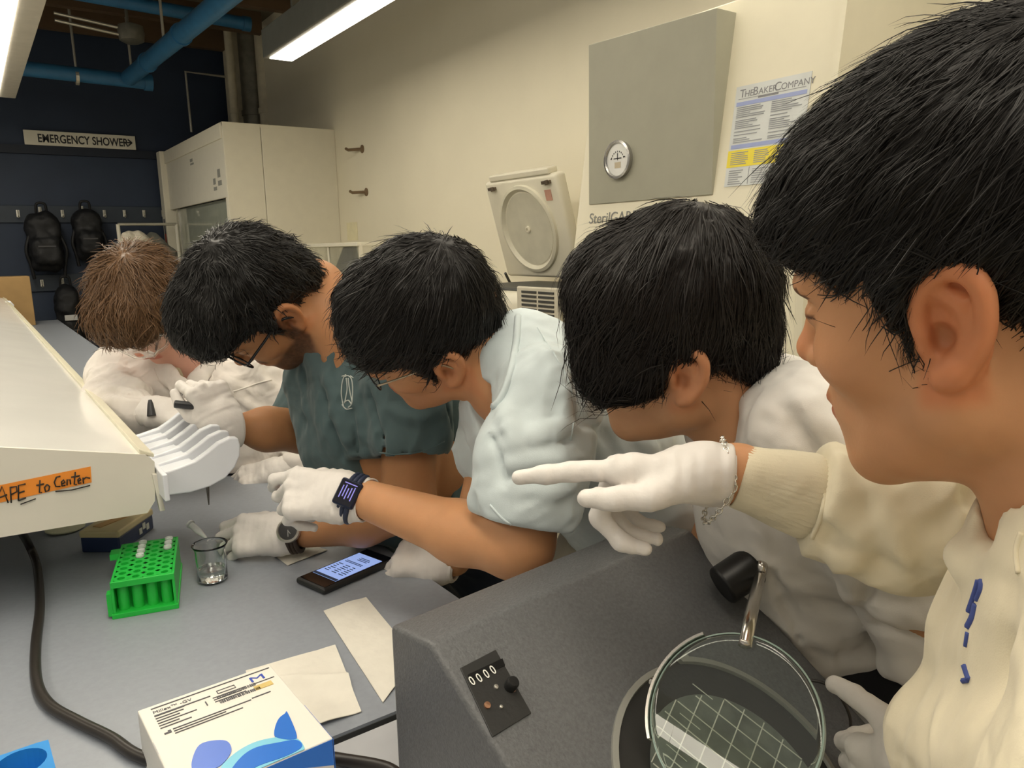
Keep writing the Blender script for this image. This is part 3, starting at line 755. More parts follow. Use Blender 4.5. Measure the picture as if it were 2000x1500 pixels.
# ------------------------------------------------------------------ green tube rack with tubes
m_green = mat('green_rack_plastic', (.02, .52, .06), rough=.35, var=.08, trans=.0, spec=.5)
RH = .058; zt = BZ + RH
c00, c10, c01 = PZ(214, 1140, zt), PZ(340, 1120, zt), PZ(206, 1062, zt)
ux = nrm(np.array([c10[0] - c00[0], c10[1] - c00[1], 0])); uy = np.array([-ux[1], ux[0], 0]); RWd = np.linalg.norm((c10 - c00)[:2]); RL = .168
RR = np.stack([ux, uy, np.array([0, 0, 1.0])], 1)
rk = thing('tube_rack', 'bright green plastic tube rack on the grey bench', 'tube rack', (c00[0], c00[1], BZ))
o = np.array([c00[0], c00[1], BZ])
def rp(x, y, z): return o + RR @ np.array([x, y, z])
nx_, ny_ = 4, 8; cw, ch = (RWd - .008) / nx_, (RL - .008) / ny_
b = MB()
for i in range(nx_):
    for j in range(ny_):
        cx, cy = .004 + (i + .5) * cw, .004 + (j + .5) * ch; r = .0056; n = 12; ring = []; sq = []
        for k in range(n):
            an = 2 * math.pi * k / n; c_, s_ = math.cos(an), math.sin(an); m_ = max(abs(c_), abs(s_))
            ring.append(rp(cx + r * c_, cy + r * s_, RH)); sq.append(rp(cx + c_ / m_ * cw / 2, cy + s_ / m_ * ch / 2, RH))
        low = [p - np.array([0, 0, .012]) for p in ring]
        b.add(ring + sq + low, [(k, (k + 1) % n, n + (k + 1) % n, n + k) for k in range(n)] + [(k, 2 * n + k, 2 * n + (k + 1) % n, (k + 1) % n) for k in range(n)])
b.build('top_plate', m_green, rk)
b = MB()
for x0, x1, y0, y1 in ((0, .004, 0, RL), (RWd - .004, RWd, 0, RL), (0, RWd, RL - .004, RL)):
    b.box(rp((x0 + x1) / 2, (y0 + y1) / 2, RH / 2), ((x1 - x0) / 2, (y1 - y0) / 2, RH / 2), RR)
b.box(rp(RWd / 2, .0015, RH - .004), (RWd / 2, .0025, .005), RR)
b.build('frame', m_green, rk, bevel=.0008)
MB().box(rp(RWd / 2, RL / 2, .004), (RWd / 2 + .002, RL / 2 + .002, .004), RR).build('bottom_plate', m_green, rk, bevel=.0008)
for i in range(nx_): MB().cyl(rp(.004 + (i + .5) * cw, .016, .004), rp(.004 + (i + .5) * cw, .016, RH - .012), .0082, n=16).build('well', m_green, rk, auto=40)
MB().box(rp(-.003, .010, .022), (.004, .008, .018), RR).build('side_tab', m_green, rk)
MB().box(rp(-.006, RL - .03, RH - .006), (.008, .012, .005), RR).build('side_tab', m_green, rk)
m_tube = mat('clear_tube_plastic', (.85, .86, .85), rough=.25, trans=.35)
def microtube(p, label, group, R=np.eye(3), scale=1.0):
    t = thing('microtube', label, 'tube', p, group); s = scale
    MB().lathe([(.001 * s, -.036 * s), (.0025 * s, -.034 * s), (.005 * s, -.018 * s), (.005 * s, 0), (.0066 * s, 0), (.0066 * s, .002 * s), (.004 * s, .002 * s), (.0035 * s, -.01 * s)], p, R, 14).build('tube_body', m_tube, t, auto=40)
    MB().lathe([(.0062 * s, .002 * s), (.0062 * s, .0045 * s), (.004 * s, .0045 * s), (.0035 * s, .003 * s), (.0001, .003 * s)], p, R, 14).build('cap', mat('white_cap', (.80, .82, .80), rough=.3), t, auto=40)
    return t
ORD = ('nearest', 'second nearest', 'third nearest', 'farthest')
for i, js in ((1, (4, 5, 6, 7)), (3, (5, 6, 7))):
    for n_, j in enumerate(js):
        w_ = ORD[n_] if i == 1 or n_ < 2 else 'farthest'
        microtube(rp(.004 + (i + .5) * cw, .004 + (j + .5) * ch, RH + .001), '%s white capped microtube in the %s column of the green rack' % (w_, 'left, four tube' if i == 1 else 'right, three tube'), 'microtubes in the green rack')

# ------------------------------------------------------------------ tip box under the shelf
b0_, b1_, b2_ = PZ(160, 1080, BZ), PZ(235, 1080, BZ), PZ(304, 1031, BZ)
fxd = nrm((b1_ - b0_) * (1, 1, 0)); fyd = np.array([-fxd[1], fxd[0], 0]); RT_ = np.stack([fxd, fyd, (0, 0, 1)], 1); bw_ = np.linalg.norm(b1_ - b0_) / 2; bd_ = .062; TH = .030
cxy = np.array([b1_[0], b1_[1], BZ]) - fxd * bw_ + fyd * bd_
tb = thing('tip_box', 'navy pipette tip box with yellowed clear lid under the shelf', 'tip box', cxy)
MB().box(cxy + (0, 0, TH / 2 + .0005), (bw_, bd_, TH / 2), RT_).build('base', mat('navy_plastic', (.015, .03, .085), rough=.35), tb, bevel=.003)
MB().box(cxy + (0, 0, TH + .006), (bw_ + .0015, bd_ + .0015, .007), RT_).build('lid', mat('yellowed_lid', (.66, .55, .30), rough=.3), tb, bevel=.004, seg=3)
MB().box(cxy + (0, 0, TH + .0135), (.010, .045, .0007), RT_ @ np.array([[.94, .34, 0], [-.34, .94, 0], [0, 0, 1]])).build('tape', mat('tan_tape', (.60, .38, .16), rough=.5), tb)
for k in range(3): MB().box(cxy + RT_ @ np.array([bw_ + .0004, .012 + k * .013, .014 + (k % 2) * .006]), (.0006, .005, .006), RT_).build('print_mark', mat('pale_print', (.62, .62, .55)), tb)
q = PZ(128, 1035, BZ)
tag(MB().lathe([(.03, .0), (.036, .004), (.036, .006), (.0001, .006)], (q[0], q[1], BZ + .0005), None, 30).build('dish', mat('pale_yellow_dish', (.62, .62, .42), rough=.3), auto=40), 'pale yellow flat dish partly under the shelf', 'dish')

# ------------------------------------------------------------------ beaker
m_glass = mat('clear_glass', (.97, .99, .98), rough=.02, trans=1.0, ior=1.45, var=0)
m_water = mat('water', (.97, .99, .99), rough=.0, trans=1.0, ior=1.33, var=0)
q = PZ(416, 1134, BZ); br = .0245; bh = .066
bk = thing('beaker', 'small glass beaker of clear liquid on the bench', 'beaker', (q[0], q[1], BZ))
prof = [(.0001, .0008), (br - .004, .0008), (br, .005), (br, bh - .010), (br + .002, bh - .004), (br + .0045, bh), (br + .0035, bh + .001), (br + .0005, bh - .003), (br - .0018, bh - .011), (br - .0018, .0055), (br - .005, .003), (.0001, .003)]
MB().lathe(prof, (q[0], q[1], BZ), None, 48).build('glass_wall', m_glass, bk, smooth=True)
MB().lathe([(.0001, .0032), (br - .0052, .0032), (br - .002, .006), (br - .002, .024), (.0001, .024)], (q[0], q[1], BZ), None, 40).build('liquid', m_water, bk, auto=40)
sp = np.array([q[0], q[1], BZ]) + np.array([-.8, .2, 0]) * (br + .004) + (0, 0, bh)
# ------------------------------------------------------------------ phone
z0 = BZ + .0005
pc = [PZ(x, y, z0) for x, y in ((590, 1137), (618, 1168), (764, 1104), (730, 1078))]
ctr = sum(pc) / 4; dx = nrm(((pc[2] + pc[3]) - (pc[0] + pc[1])) * (1, 1, 0)); dyv = np.array([-dx[1], dx[0], 0])
PL = .078; PW = .0385
RP = np.stack([dx, dyv, (0, 0, 1)], 1)
ph_ = thing('phone', 'black smartphone lying on the bench showing a document', 'phone', ctr)
pcz = np.array([ctr[0], ctr[1], BZ])
MB().box(pcz + (0, 0, .006), (PL, PW, .0055), RP).build('case', mat('black_rubber', (.018, .018, .018), rough=.45), ph_, bevel=.005, seg=4)
MB().box(pcz + (0, 0, .0117), (PL - .006, PW - .005, .0004), RP).build('glass_front', mat('black_glass', (.006, .006, .007), rough=.12), ph_)
so = pcz + (0, 0, .0123) - dx * .048 - dyv * (PW - .008); sw, sh = .100, 2 * (PW - .008)
m_scr = mat('lit_screen', (.1, .12, .2), emit=(.36, .50, .95), estr=.75)
strips('screen', [(0, 0, sw, sh)], so, RP, m_scr, ph_)
RS = np.stack([dyv * -1, dx, (0, 0, 1)], 1)
so2 = so + dyv * sh + (0, 0, .0006); rs = []; rnd = random.Random(3)
for k in range(3): rs.append((.022, .086 - k * .0045, .022 + rnd.uniform(.02, .032), .0872 - k * .0045))
for y in (.066, .062): rs.append((.008, y, .05, y + .0012))
for k in range(6):
    for c in range(3): rs.append((.006 + c * .018, .05 - k * .006, .006 + c * .018 + rnd.uniform(.006, .014), .0516 - k * .006))
rs.append((0, 0, sh, .006))
strips('screen_text', rs, so2, RS, mat('screen_text', (.03, .05, .12)), ph_)

# ------------------------------------------------------------------ papers
m_paper = mat('white_towel_paper', (.74, .71, .63), rough=.85, var=.03, vscale=40, bump=.15, bscale=90)
def sheet(name, pts, label, curl=.004, th=.0008, ncut=10, seed=1, z=BZ, amp=.003, crease=None):
    c = [PZ(x, y, z) for x, y in pts]; V = []; Fc = []
    for i in range(ncut + 1):
        for j in range(ncut + 1):
            u, v = i / ncut, j / ncut
            p = c[0] * (1 - u) * (1 - v) + c[1] * u * (1 - v) + c[2] * u * v + c[3] * (1 - u) * v
            h = .001 + amp * abs(float(vnoise(np.array([[u * 2.5, v * 2.5, seed]]), 1.0, seed)[0])) * (.3 + min(u, 1 - u) * 2)
            if crease: h += crease(u, v)
            V.append((p[0], p[1], z + h))
    n = len(V); V += [(x, y, zz + th) for x, y, zz in V]
    for i in range(ncut):
        for j in range(ncut):
            a = i * (ncut + 1) + j; q = (a, a + ncut + 1, a + ncut + 2, a + 1)
            Fc.append(q[::-1]); Fc.append(tuple(n + k for k in q))
    b = MB(); b.add(V, Fc); o = b.build(name, m_paper, smooth=True)
    return tag(o, label, 'paper')
sheet('paper_towel', ((632, 1195), (715, 1168), (815, 1290), (748, 1374)), 'folded white paper towel between the phone and the dark counter', seed=2)
sheet('paper_towel', ((530, 1082), (596, 1062), (640, 1076), (562, 1106)), 'small white paper slip beside the round wristwatch', seed=3, amp=.002)
sheet('paper_towel', ((480, 1312), (655, 1262), (706, 1392), (520, 1460)), 'crumpled white napkin sticking out from the printed carton', seed=1, amp=.006, ncut=18, crease=lambda u, v: .010 * math.exp(-((v - .42 - .3 * (u - .5)) / .07) ** 2))
q_ = [PZ(x, y, BZ) for x, y in ((540, 1450), (705, 1390))]

# ------------------------------------------------------------------ printed carton
CH = .062; cz_ = BZ + CH
k0, k1, k2 = PZ(268, 1388, cz_), PZ(527, 1297, cz_), PZ(588, 1468, cz_)
cxv = nrm((k1 - k0) * (1, 1, 0)); cyv = np.array([-cxv[1], cxv[0], 0]); CW = np.linalg.norm(k1 - k0); CD = float((k1 - k2) @ cyv)
RC = np.stack([cxv, cyv, (0, 0, 1)], 1)
co = k0 - cyv * CD; co = np.array([co[0], co[1], cz_])          # near-left corner of the top face
cb = thing('filter_carton', 'white printed filter carton with blue shapes on its lower edge', 'carton', (co[0], co[1], BZ))
m_card = mat('white_card', (.78, .75, .68), rough=.45, var=.015)
cm = co + cxv * CW / 2 + cyv * CD / 2
MB().box((cm[0], cm[1], BZ + CH / 2), (CW / 2, CD / 2, CH / 2), RC).build('box_body', m_card, cb, bevel=.0015)
def C2(px, py): q = PZ(px, py, cz_) - co; return np.array([q @ cxv, q @ cyv])
oc = co + (0, 0, .0004)
m_tx = mat('small_print', (.10, .10, .11))
m_cblue = mat('carton_blue', (.02, .16, .62), rough=.35); m_cblue2 = mat('carton_soft_blue', (.12, .22, .68), rough=.35); m_ccyan = mat('carton_cyan', (.22, .58, .75), rough=.4)
strips('top_rule', [(.012, CD - .0085, CW - .004, CD - .0072)], oc, RC, m_tx, cb)
text('print', 'Millex\u2122 -GV', .0075, oc + RC @ np.array([.012, CD - .0185, 0]), RC, m_tx, cb, depth=.0002)
text('print', 'M', .016, oc + RC @ np.array([CW - .032, CD - .026, 0]), RC, mat('logo_blue', (.03, .07, .42)), cb, depth=.0002, sx=1.5)
rnd = random.Random(9); rs = []
for k in range(6): rs.append((.012, CD - .025 - k * .0052, .012 + rnd.uniform(.02, .042), CD - .0238 - k * .0052))
rs += [(.012, CD - .024, .07, CD - .0226)]
for k in range(3): rs.append((.022, CD - .060 - k * .0045, .022 + rnd.uniform(.05, .085), CD - .0588 - k * .0045))
for k in range(3): rs.append((CW - .075, CD - .030 - k * .0045, CW - .035 + rnd.uniform(-.01, .0), CD - .029 - k * .0045))
rs += [(CW - .03, CD - .031, CW - .006, CD - .030), (.105, CD - .058, CW - .02, CD - .0566)]
rs += [(.078, CD - .0185, .098, CD - .0178), (.078, CD - .0245, .098, CD - .0238), (.078, CD - .0245, .0787, CD - .0178), (.0975, CD - .0245, .098, CD - .0178)]
for yb_ in (.034, .045):
    x = .075
    while x < .118: w = rnd.choice((.0006, .001, .0015)); rs.append((x, CD - yb_, x + w, CD - yb_ + .005)); x += w + rnd.choice((.0006, .001))
for k in range(4): rs.append((.062, CD - .033 - k * .0022, .0632, CD - .031 - k * .0022))
rs += [(.013, CD - .064, .020, CD - .0615), (.017, CD - .0615, .020, CD - .059)]
strips('print', rs, oc, RC, m_tx, cb)
strips('print_patch', [(CW - .032, CD - .045, CW - .012, CD - .036)], oc, RC, mat('print_tan', (.66, .50, .18)), cb)
def blob(name, pts, m, lift=.0006):
    pts = [np.array(C2(*p)) for p in pts]; n = len(pts); sm = []
    for i in range(n):                                       # closed Catmull-Rom outline
        p0, p1, p2, p3 = pts[i - 1], pts[i], pts[(i + 1) % n], pts[(i + 2) % n]
        for s in range(6):
            u = s / 6; sm.append(.5 * ((2 * p1) + (p2 - p0) * u + (2 * p0 - 5 * p1 + 4 * p2 - p3) * u * u + (3 * p1 - p0 - 3 * p2 + p3) * u ** 3))
    sm = [np.clip(p, (.0004, .0004), (CW - .0002, CD - .0004)) for p in sm]
    MB().prism([oc + RC @ np.array([p[0], p[1], 0]) for p in sm], (0, 0, lift)).build(name, m, cb)
blob('blue_shape', ((385, 1462), (405, 1450), (440, 1448), (452, 1462), (446, 1480), (425, 1500), (385, 1510), (374, 1495)), m_cblue2, .0007)
blob('cyan_shape', ((430, 1512), (452, 1478), (500, 1450), (560, 1440), (590, 1452), (590, 1490), (500, 1520)), m_ccyan, .0005)
blob('blue_shape', ((448, 1515), (470, 1482), (500, 1462), (545, 1452), (578, 1447), (590, 1460), (560, 1478), (500, 1500), (470, 1525)), m_cblue, .0009)
blob('blue_shape', ((538, 1420), (545, 1405), (556, 1396), (562, 1394), (580, 1438), (570, 1446), (548, 1444), (536, 1438)), m_cblue, .0009)
blob('blue_shape', ((263, 1466), (272, 1470), (272, 1482), (263, 1492)), m_cblue2, .0007)
# blue right-hand face
rsd = co + cxv * CW
MB().prism([rsd + cxv * .0003 + (0, 0, -.002), rsd + cxv * .0003 + cyv * CD * .42 + (0, 0, -.002), rsd + cxv * .0003 + cyv * CD * .3 + (0, 0, -CH + .002), rsd + cxv * .0003 + (0, 0, -CH + .002)], cxv * .0005).build('blue_shape', m_cblue, cb)
MB().prism([co + cxv * (CW - .10) - cyv * .0003 + (0, 0, -.001), co + cxv * (CW - .001) - cyv * .0003 + (0, 0, -.001), co + cxv * (CW - .001) - cyv * .0003 + (0, 0, -.03), co + cxv * (CW - .05) - cyv * .0003 + (0, 0, -.012)], -cyv * .0005).build('blue_shape', m_cblue, cb)

# ------------------------------------------------------------------ cable, blue block
def smooth_path(pts, n=8):
    pts = [np.array(p, float) for p in pts]; o = []
    for i in range(len(pts) - 1):
        p0, p1, p2, p3 = pts[max(i - 1, 0)], pts[i], pts[i + 1], pts[min(i + 2, len(pts) - 1)]
        for s in range(n):
            u = s / n; o.append(.5 * ((2 * p1) + (p2 - p0) * u + (2 * p0 - 5 * p1 + 4 * p2 - p3) * u * u + (3 * p1 - p0 - 3 * p2 + p3) * u ** 3))
    return o + [pts[-1]]
m_cable = mat('black_cable', (.022, .018, .015), rough=.4)
pts = [PZ(px, py, z) for px, py, z in ((36, 1030, 1.03), (55, 1062, .96), (72, 1105, .929), (78, 1180, .928), (70, 1260, .928), (72, 1330, .928), (95, 1375, .928), (150, 1408, .928), (215, 1440, .928), (275, 1478, .928))]
pts += [PZ(400, 1512, .928), PZ(520, 1480, .928), PZ(600, 1475, .929), PZ(670, 1484, .923), PZ(760, 1502, .923), PZ(800, 1540, .92)]
tag(MB().tube(smooth_path(pts), .0068, 10).build('power_cable', m_cable, smooth=True), 'thick black power cable snaking over the grey bench', 'cable')
q = [PZ(x, y, BZ + .05) for x, y in ((-60, 1496), (94, 1443), (112, 1512), (-40, 1560))]
t = thing('tube_block', 'bright blue foam block with a round hole at the photo corner', 'block', q[0])
b = MB(); cc = sum(q) / 4; hc = PZ(40, 1490, BZ + .05); n = 24; ring = []; sq = []
for k in range(n):
    an = 2 * math.pi * k / n; ring.append(hc + np.array([math.cos(an), math.sin(an), 0]) * .023)
def sqpt(an):
    d = np.array([math.cos(an), math.sin(an), 0]); best = 9
    for i in range(4):
        a_, b_ = q[i], q[(i + 1) % 4]; e_ = b_ - a_; den = d[0] * e_[1] - d[1] * e_[0]
        if abs(den) < 1e-9: continue
        w_ = a_ - hc; tt = (w_[0] * e_[1] - w_[1] * e_[0]) / den; uu_ = (w_[0] * d[1] - w_[1] * d[0]) / den
        if tt > 0 and -1e-6 <= uu_ <= 1 + 1e-6: best = min(best, tt)
    return hc + d * best
angs = [2 * math.pi * k / n for k in range(n)]
sq = [sqpt(a_) for a_ in angs]
low = [p - np.array([0, 0, .035]) for p in ring]; base = [p - np.array([0, 0, .049]) for p in sq]
b.add(ring + sq + low + base, [(k, (k + 1) % n, n + (k + 1) % n, n + k) for k in range(n)] + [(k, 2 * n + k, 2 * n + (k + 1) % n, (k + 1) % n) for k in range(n)] + [(n + k, n + (k + 1) % n, 3 * n + (k + 1) % n, 3 * n + k) for k in range(n)] + [tuple(2 * n + k for k in range(n))])
b.build('foam', mat('blue_foam', (.02, .26, .68), rough=.6, var=.05), t)

# ------------------------------------------------------------------ colony counter
th = math.radians(6.5); wv = np.array([math.cos(th), math.sin(th), 0]); dv_ = np.array([-math.sin(th), math.cos(th), 0])
m_ham = mat('grey_hammertone', (.105, .107, .11), rough=.42, var=.16, vscale=260, spec=.5, bump=.25, bscale=420)
m_hamd = mat('dark_panel', (.025, .025, .024), rough=.45, bump=.1, bscale=200)
ZC = 1.10; KR = PZ(1348, 1033, ZC); KL = KR - wv * .418
tan37 = math.tan(math.radians(34)); FL = (ZC - BZ - .012) / tan37
def K(w, d, z): return np.array([KL[0], KL[1], 0]) + wv * w + dv_ * d + np.array([0, 0, z])
WW = .418
cc_ = thing('colony_counter', 'dark grey colony counter with sloping panel in the foreground', 'colony counter', K(WW / 2, 0, BZ))
sec = [(.070, ZC - .008), (0, ZC), (-FL, BZ + .012), (-FL, BZ + .001), (.070, BZ + .001)]
MB().prism([K(0, d, z) for d, z in sec], wv * WW).build('housing', m_ham, cc_, bevel=.008, seg=3, auto=50)
RPn = nrm(np.cross(wv, nrm(dv_ + np.array([0, 0, tan37])))); pd = nrm(dv_ + np.array([0, 0, tan37])); RK = np.stack([wv, pd, RPn], 1)
def onp(px, py):
    r = ray(px, py); return CAM + r * (((KL - CAM) @ RPn) / (r @ RPn))
# counter plate with digits
cp = [onp(*p) for p in ((898, 1306), (967, 1270), (1037, 1394), (961, 1441))]
MB().prism(cp, RPn * .0015).build('counter_plate', m_hamd, cc_, bevel=.0005)
cxp = nrm(cp[1] - cp[0]); cyp = np.cross(RPn, cxp); RCn = np.stack([cxp, cyp, RPn], 1)
w0 = onp(918, 1330)
dg = MB().prism([onp(918, 1334) + RPn * .0016, onp(985, 1302) + RPn * .0016, onp(980, 1288) + RPn * .0016, onp(912, 1320) + RPn * .0016], RPn * .0006).build('digit_window', mat('black_window', (.006, .006, .006), rough=.3), cc_)
for px, py in ((921, 1339), (935, 1333), (949, 1325), (962, 1317)):
    text('digit', '0', .0125, onp(px, py + 3) + RPn * .0024, RCn, mat('digit_white', (.85, .85, .80)), dg, depth=.0002, sx=.8)
kq = onp(995, 1343); MB().lathe([(.0062, 0), (.0062, .010), (.005, .012), (.0001, .012)], kq, RK, 18).build('reset_knob', mat('black_knob', (.012, .012, .012), rough=.35), cc_, auto=40)
for px, py, r, m_ in ((967, 1344, .0022, 'steel_bits'), (950, 1380, .0032, 'copper_bits'), (977, 1383, .0016, 'steel_bits'), (1001, 1350, .0022, 'copper_bits')):
    MB().lathe([(r, 0), (r, .0022), (.0001, .0026)], onp(px, py) + RPn * .0012, RK, 12).build('screw', mat(m_, (.6, .58, .52) if m_[0] == 's' else (.55, .30, .18), rough=.3, metal=.8), cc_)
# viewing window
wc = onp(1440, 1545); wr = .105
e1 = onp(1194, 1490); wr = np.linalg.norm(e1 - wc)
MB().lathe([(wr, 0), (wr, .0035), (wr - .006, .0045), (wr - .007, .002), (wr - .007, 0)], wc, RK, 72).build('window_rim', mat('rim_grey', (.30, .30, .27), rough=.4, metal=.3), cc_, auto=40)
MB().lathe([(wr - .0065, .001), (.0001, .0012)], wc, RK, 64).build('window_ring', m_hamd, cc_)
wg = MB().lathe([(wr * .70, .0015), (wr * .70, .0028), (.0001, .0028)], wc, RK, 64).build('grid_plate', mat('grid_grey', (.14, .16, .14), rough=.5, var=.25, vscale=60), cc_)
rs = []; g_ = wr * .70
for k in range(-4, 5):
    x = k * g_ / 4.5; h_ = math.sqrt(max(0, g_ * g_ - x * x)) * .97
    rs += [(x - .0005, -h_, x + .0005, h_), (-h_, x - .0005, h_, x + .0005)]
for k in (-1, 1, 3): 
    x = (k + .5) * g_ / 4.5; rs += [(x - .0003, g_ * .55, x + .0003, g_ * .8)]
RKr = RK @ np.array([[math.cos(.35), -math.sin(.35), 0], [math.sin(.35), math.cos(.35), 0], [0, 0, 1]])
strips('grid_lines', rs, wc + RPn * .003, RKr, mat('grid_white', (.66, .68, .60), rough=.5), wg)
# magnifier: black mount, bent steel rod, rim clip and lens
k0_ = onp(1412, 1148); d0_ = (k0_ - CAM) @ FW; k0_ = P(1408, 1146, d0_ - .036); k1_ = P(1472, 1103, d0_ - .028)
mg = MB().cyl(k0_, k0_ + (k1_ - k0_) * 1.0, .0235, n=32).build('magnifier_mount', mat('black_mount', (.008, .008, .008), rough=.4), cc_, bevel=.004, seg=3, auto=40)
LN = cv(-.45, .53, .72); lcn = P(1432, 1405, .665); LRm = frame(cv(1, 0, .6), LN); lr = .0735
rod = smooth_path([k0_ + (k1_ - k0_) * .95, P(1482, 1094, d0_ - .035), P(1489, 1103, d0_ - .05), P(1482, 1135, d0_ - .065), P(1468, 1195, .725), P(1455, 1262, .690)], 6)
m_steel = mat('polished_steel', (.62, .59, .54), rough=.22, metal=1.0, var=.05)
MB().tube(rod, .0062, 14).build('magnifier_rod', m_steel, mg, smooth=True)
lp_ = [(lr * u, (.0052 - .0026 * u * u)) for u in np.linspace(.002, .985, 24)] + [(lr, .0018), (lr, -.0078)] + [(lr * u, -.0080 - .0012 * (1 - u * u)) for u in np.linspace(.985, .002, 16)]
MB().lathe([(max(.0001, r_), z_) for r_, z_ in lp_], lcn, LRm, 96).build('magnifier_lens', mat('green_tint_glass', (.90, .97, .93), rough=.0, trans=1.0, ior=1.5, var=0), mg, auto=40)
MB().lathe([(lr + .0002, .0022), (lr + .0016, .0014), (lr + .0016, -.0076), (lr + .0002, -.0082)], lcn, LRm, 96, caps=False).build('lens_edge', mat('ground_glass_edge', (.50, .66, .60), rough=.25, trans=.3, ior=1.5), mg, auto=50)
arc = []
for k in range(15):
    an = math.radians(118 + k * 6.2); arc.append(lcn + LRm @ np.array([math.cos(an), math.sin(an), 0]) * (lr + .0025))
b = MB(); n = len(arc); V = []
for k, p in enumerate(arc):
    rd = nrm(p - lcn); V += [p + LN * .006, p - LN * .010, p + rd * .0025 - LN * .010, p + rd * .0025 + LN * .006]
fs = []
for k in range(n - 1):
    for j in range(4): fs.append((k * 4 + j, k * 4 + (j + 1) % 4, k * 4 + 4 + (j + 1) % 4, k * 4 + 4 + j))
fs += [(0, 1, 2, 3), tuple((n - 1) * 4 + j for j in range(4))]
b.add(V, fs).build('lens_clip', m_steel, mg, auto=40)
MB().tube([arc[8], arc[8] + nrm(arc[8] - lcn) * .006], .0035, 12).build('clip_screw', m_steel, mg)
# thin cord hanging behind the counter on the right
pts = [P(1575, 1328, .78), P(1612, 1335, .77), P(1640, 1360, .77), P(1660, 1400, .77), P(1660, 1440, .775), P(1650, 1480, .78)]
tag(MB().tube(smooth_path(pts, 6), .0016, 8).build('thin_cord', m_cable, smooth=True), 'thin dark cord looping beside the white shirt hem', 'cord')

# ------------------------------------------------------------------ backpacks, coats, boxes in the background
m_bag = mat('black_nylon', (.006, .0065, .008), rough=.6, var=.2, bump=.3, bscale=50)
def backpack(px0, px1, py0, py1, label, y=DY - .16, tilt=0.0, badge=False):
    a, b = PY(px0, py0, y), PY(px1, py1, y); w = (b[0] - a[0]) / 2; h = (a[2] - b[2]) / 2; c = (a + b) / 2; c[1] = y
    t = thing('backpack', label, 'backpack', (c[0], y, b[2]))
    v = Vol((c[0] - w - .12, y - .2, c[2] - h - .12), (c[0] + w + .12, y + .15, c[2] + h + .08), .012)
    v.add(RBox(c + (0, 0, -.02), (w * .92, .11, h * .95), None, .08), 0); v.add(RBox(c + (0, -.10, -h * .35), (w * .72, .06, h * .45), None, .05), .03)
    v.add(Ell(c + (0, 0, h * .5), (w * .85, .10, h * .5)), .04)
    v.disp(lambda p: .012 * vnoise(p, 14, 1) + .006 * vnoise(p, 34, 2))
    V, Q = v.mesh(); mesh_np('bag_body', V, Q, m_bag, t)
    MB().tube(smooth_path([c + (-.04, 0, h * .93), c + (-.03, -.02, h + .06), c + (.03, -.02, h + .06), c + (.04, 0, h * .93)]), .011, 8).build('grab_handle', m_bag, t, smooth=True)
    for s in (-1, 1): MB().tube(smooth_path([c + (s * w * .8, -.05, h * .2), c + (s * w * 1.05, -.06, -h * .3), c + (s * w * .9, -.04, -h * .8), c + (s * w * .8, -.02, -h * 1.25)]), .014, 8).build('strap', m_bag, t, smooth=True)
    MB().box(c + (0, -.165, -h * .18), (w * .45, .003, .006)).build('zip', mat('dark_zip', (.05, .05, .055), rough=.4), t)
    if badge: MB().box(c + (.0, -.162, h * .15), (.05, .004, .025)).build('badge', mat('pale_badge', (.55, .55, .55)), t, bevel=.01)
backpack(42, 132, 412, 528, 'black backpack hanging leftmost on the upper hooks')
backpack(134, 208, 408, 506, 'black backpack with a grey pocket hanging right on the upper hooks')
backpack(100, 172, 556, 700, 'black backpack with a small pale badge hanging low', badge=True)
m_coat0 = fabric('hanging_coat_cloth', (.78, .72, .58), fold=.8, fscale=14)
t = thing('coat_rack', 'dark garment rack with a pale post by the fume cupboard', 'rack', PY(232, 500, 7.7))
a, b = PY(230, 438, 7.7), PY(322, 438, 7.7)
MB().cyl((a[0], 7.7, a[2]), (b[0] + .1, 7.7, a[2]), .014, n=10).build('rail', m_hook, t)
MB().cyl((a[0], 7.7, 0), (a[0], 7.7, a[2]), .016, n=10).build('post', m_white, t)
MB().cyl((b[0] + .1, 7.7, 0), (b[0] + .1, 7.7, a[2]), .016, n=10).build('post', m_white, t)
for px, lab, m_ in ((262, 'off-white lab coat hanging on the garment rack', m_coat0), (303, 'dark and pale jacket hanging at the end of the garment rack', fabric('grey_jacket', (.20, .20, .17), fold=.6))):
    q = PY(px, 470, 7.68); v = Vol(q + (-.3, -.16, -.9), q + (.3, .16, .12), .012)
    if px > 290: q = q + np.array([.02, .20, -.03])
    v = Vol(q + (-.3, -.16, -.9), q + (.3, .16, .12), .012)
    v.add([Cone(q + (-.13, 0, -.08), q + (0, 0, .04), .055, .045), Cone(q + (.13, 0, -.08), q + (0, 0, .04), .055, .045), Cone(q + (0, 0, -.05), q + (0, 0, -.8), .13, .15, ((0, 1, 0), .5)), Cone(q + (-.15, 0, -.1), q + (-.16, -.02, -.6), .05, .045), Cone(q + (.15, 0, -.1), q + (.16, -.02, -.6), .05, .045)], .03)
    v.disp(lambda p: .016 * vnoise(p * np.array([1, 1, .22], np.float32), 22, 1))
    V, Q = v.mesh(); o = mesh_np('hanging_coat', V, Q, m_); tag(o, lab, 'coat')
q = PY(0, 540, 7.2); q2 = PY(64, 605, 7.2)
zz0 = BZ + .001; hz_ = (PY(30, 540, 7.15)[2] - zz0) / 2
m_kraft = mat('kraft_card', (.40, .25, .10), rough=.7, var=.06)
tag(MB().box((q2[0] - .28, 7.2, zz0 + hz_), (.28, .15, hz_)).build('cardboard_box', m_kraft, bevel=.004), 'plain brown cardboard box at the far end of the bench', 'box')
q = PZ(936, 1085, 0) * (.92, .92, 0); t = thing('printed_box', 'tan cardboard box with printed marks seen between the two shirts', 'box', (q[0], q[1], 0))
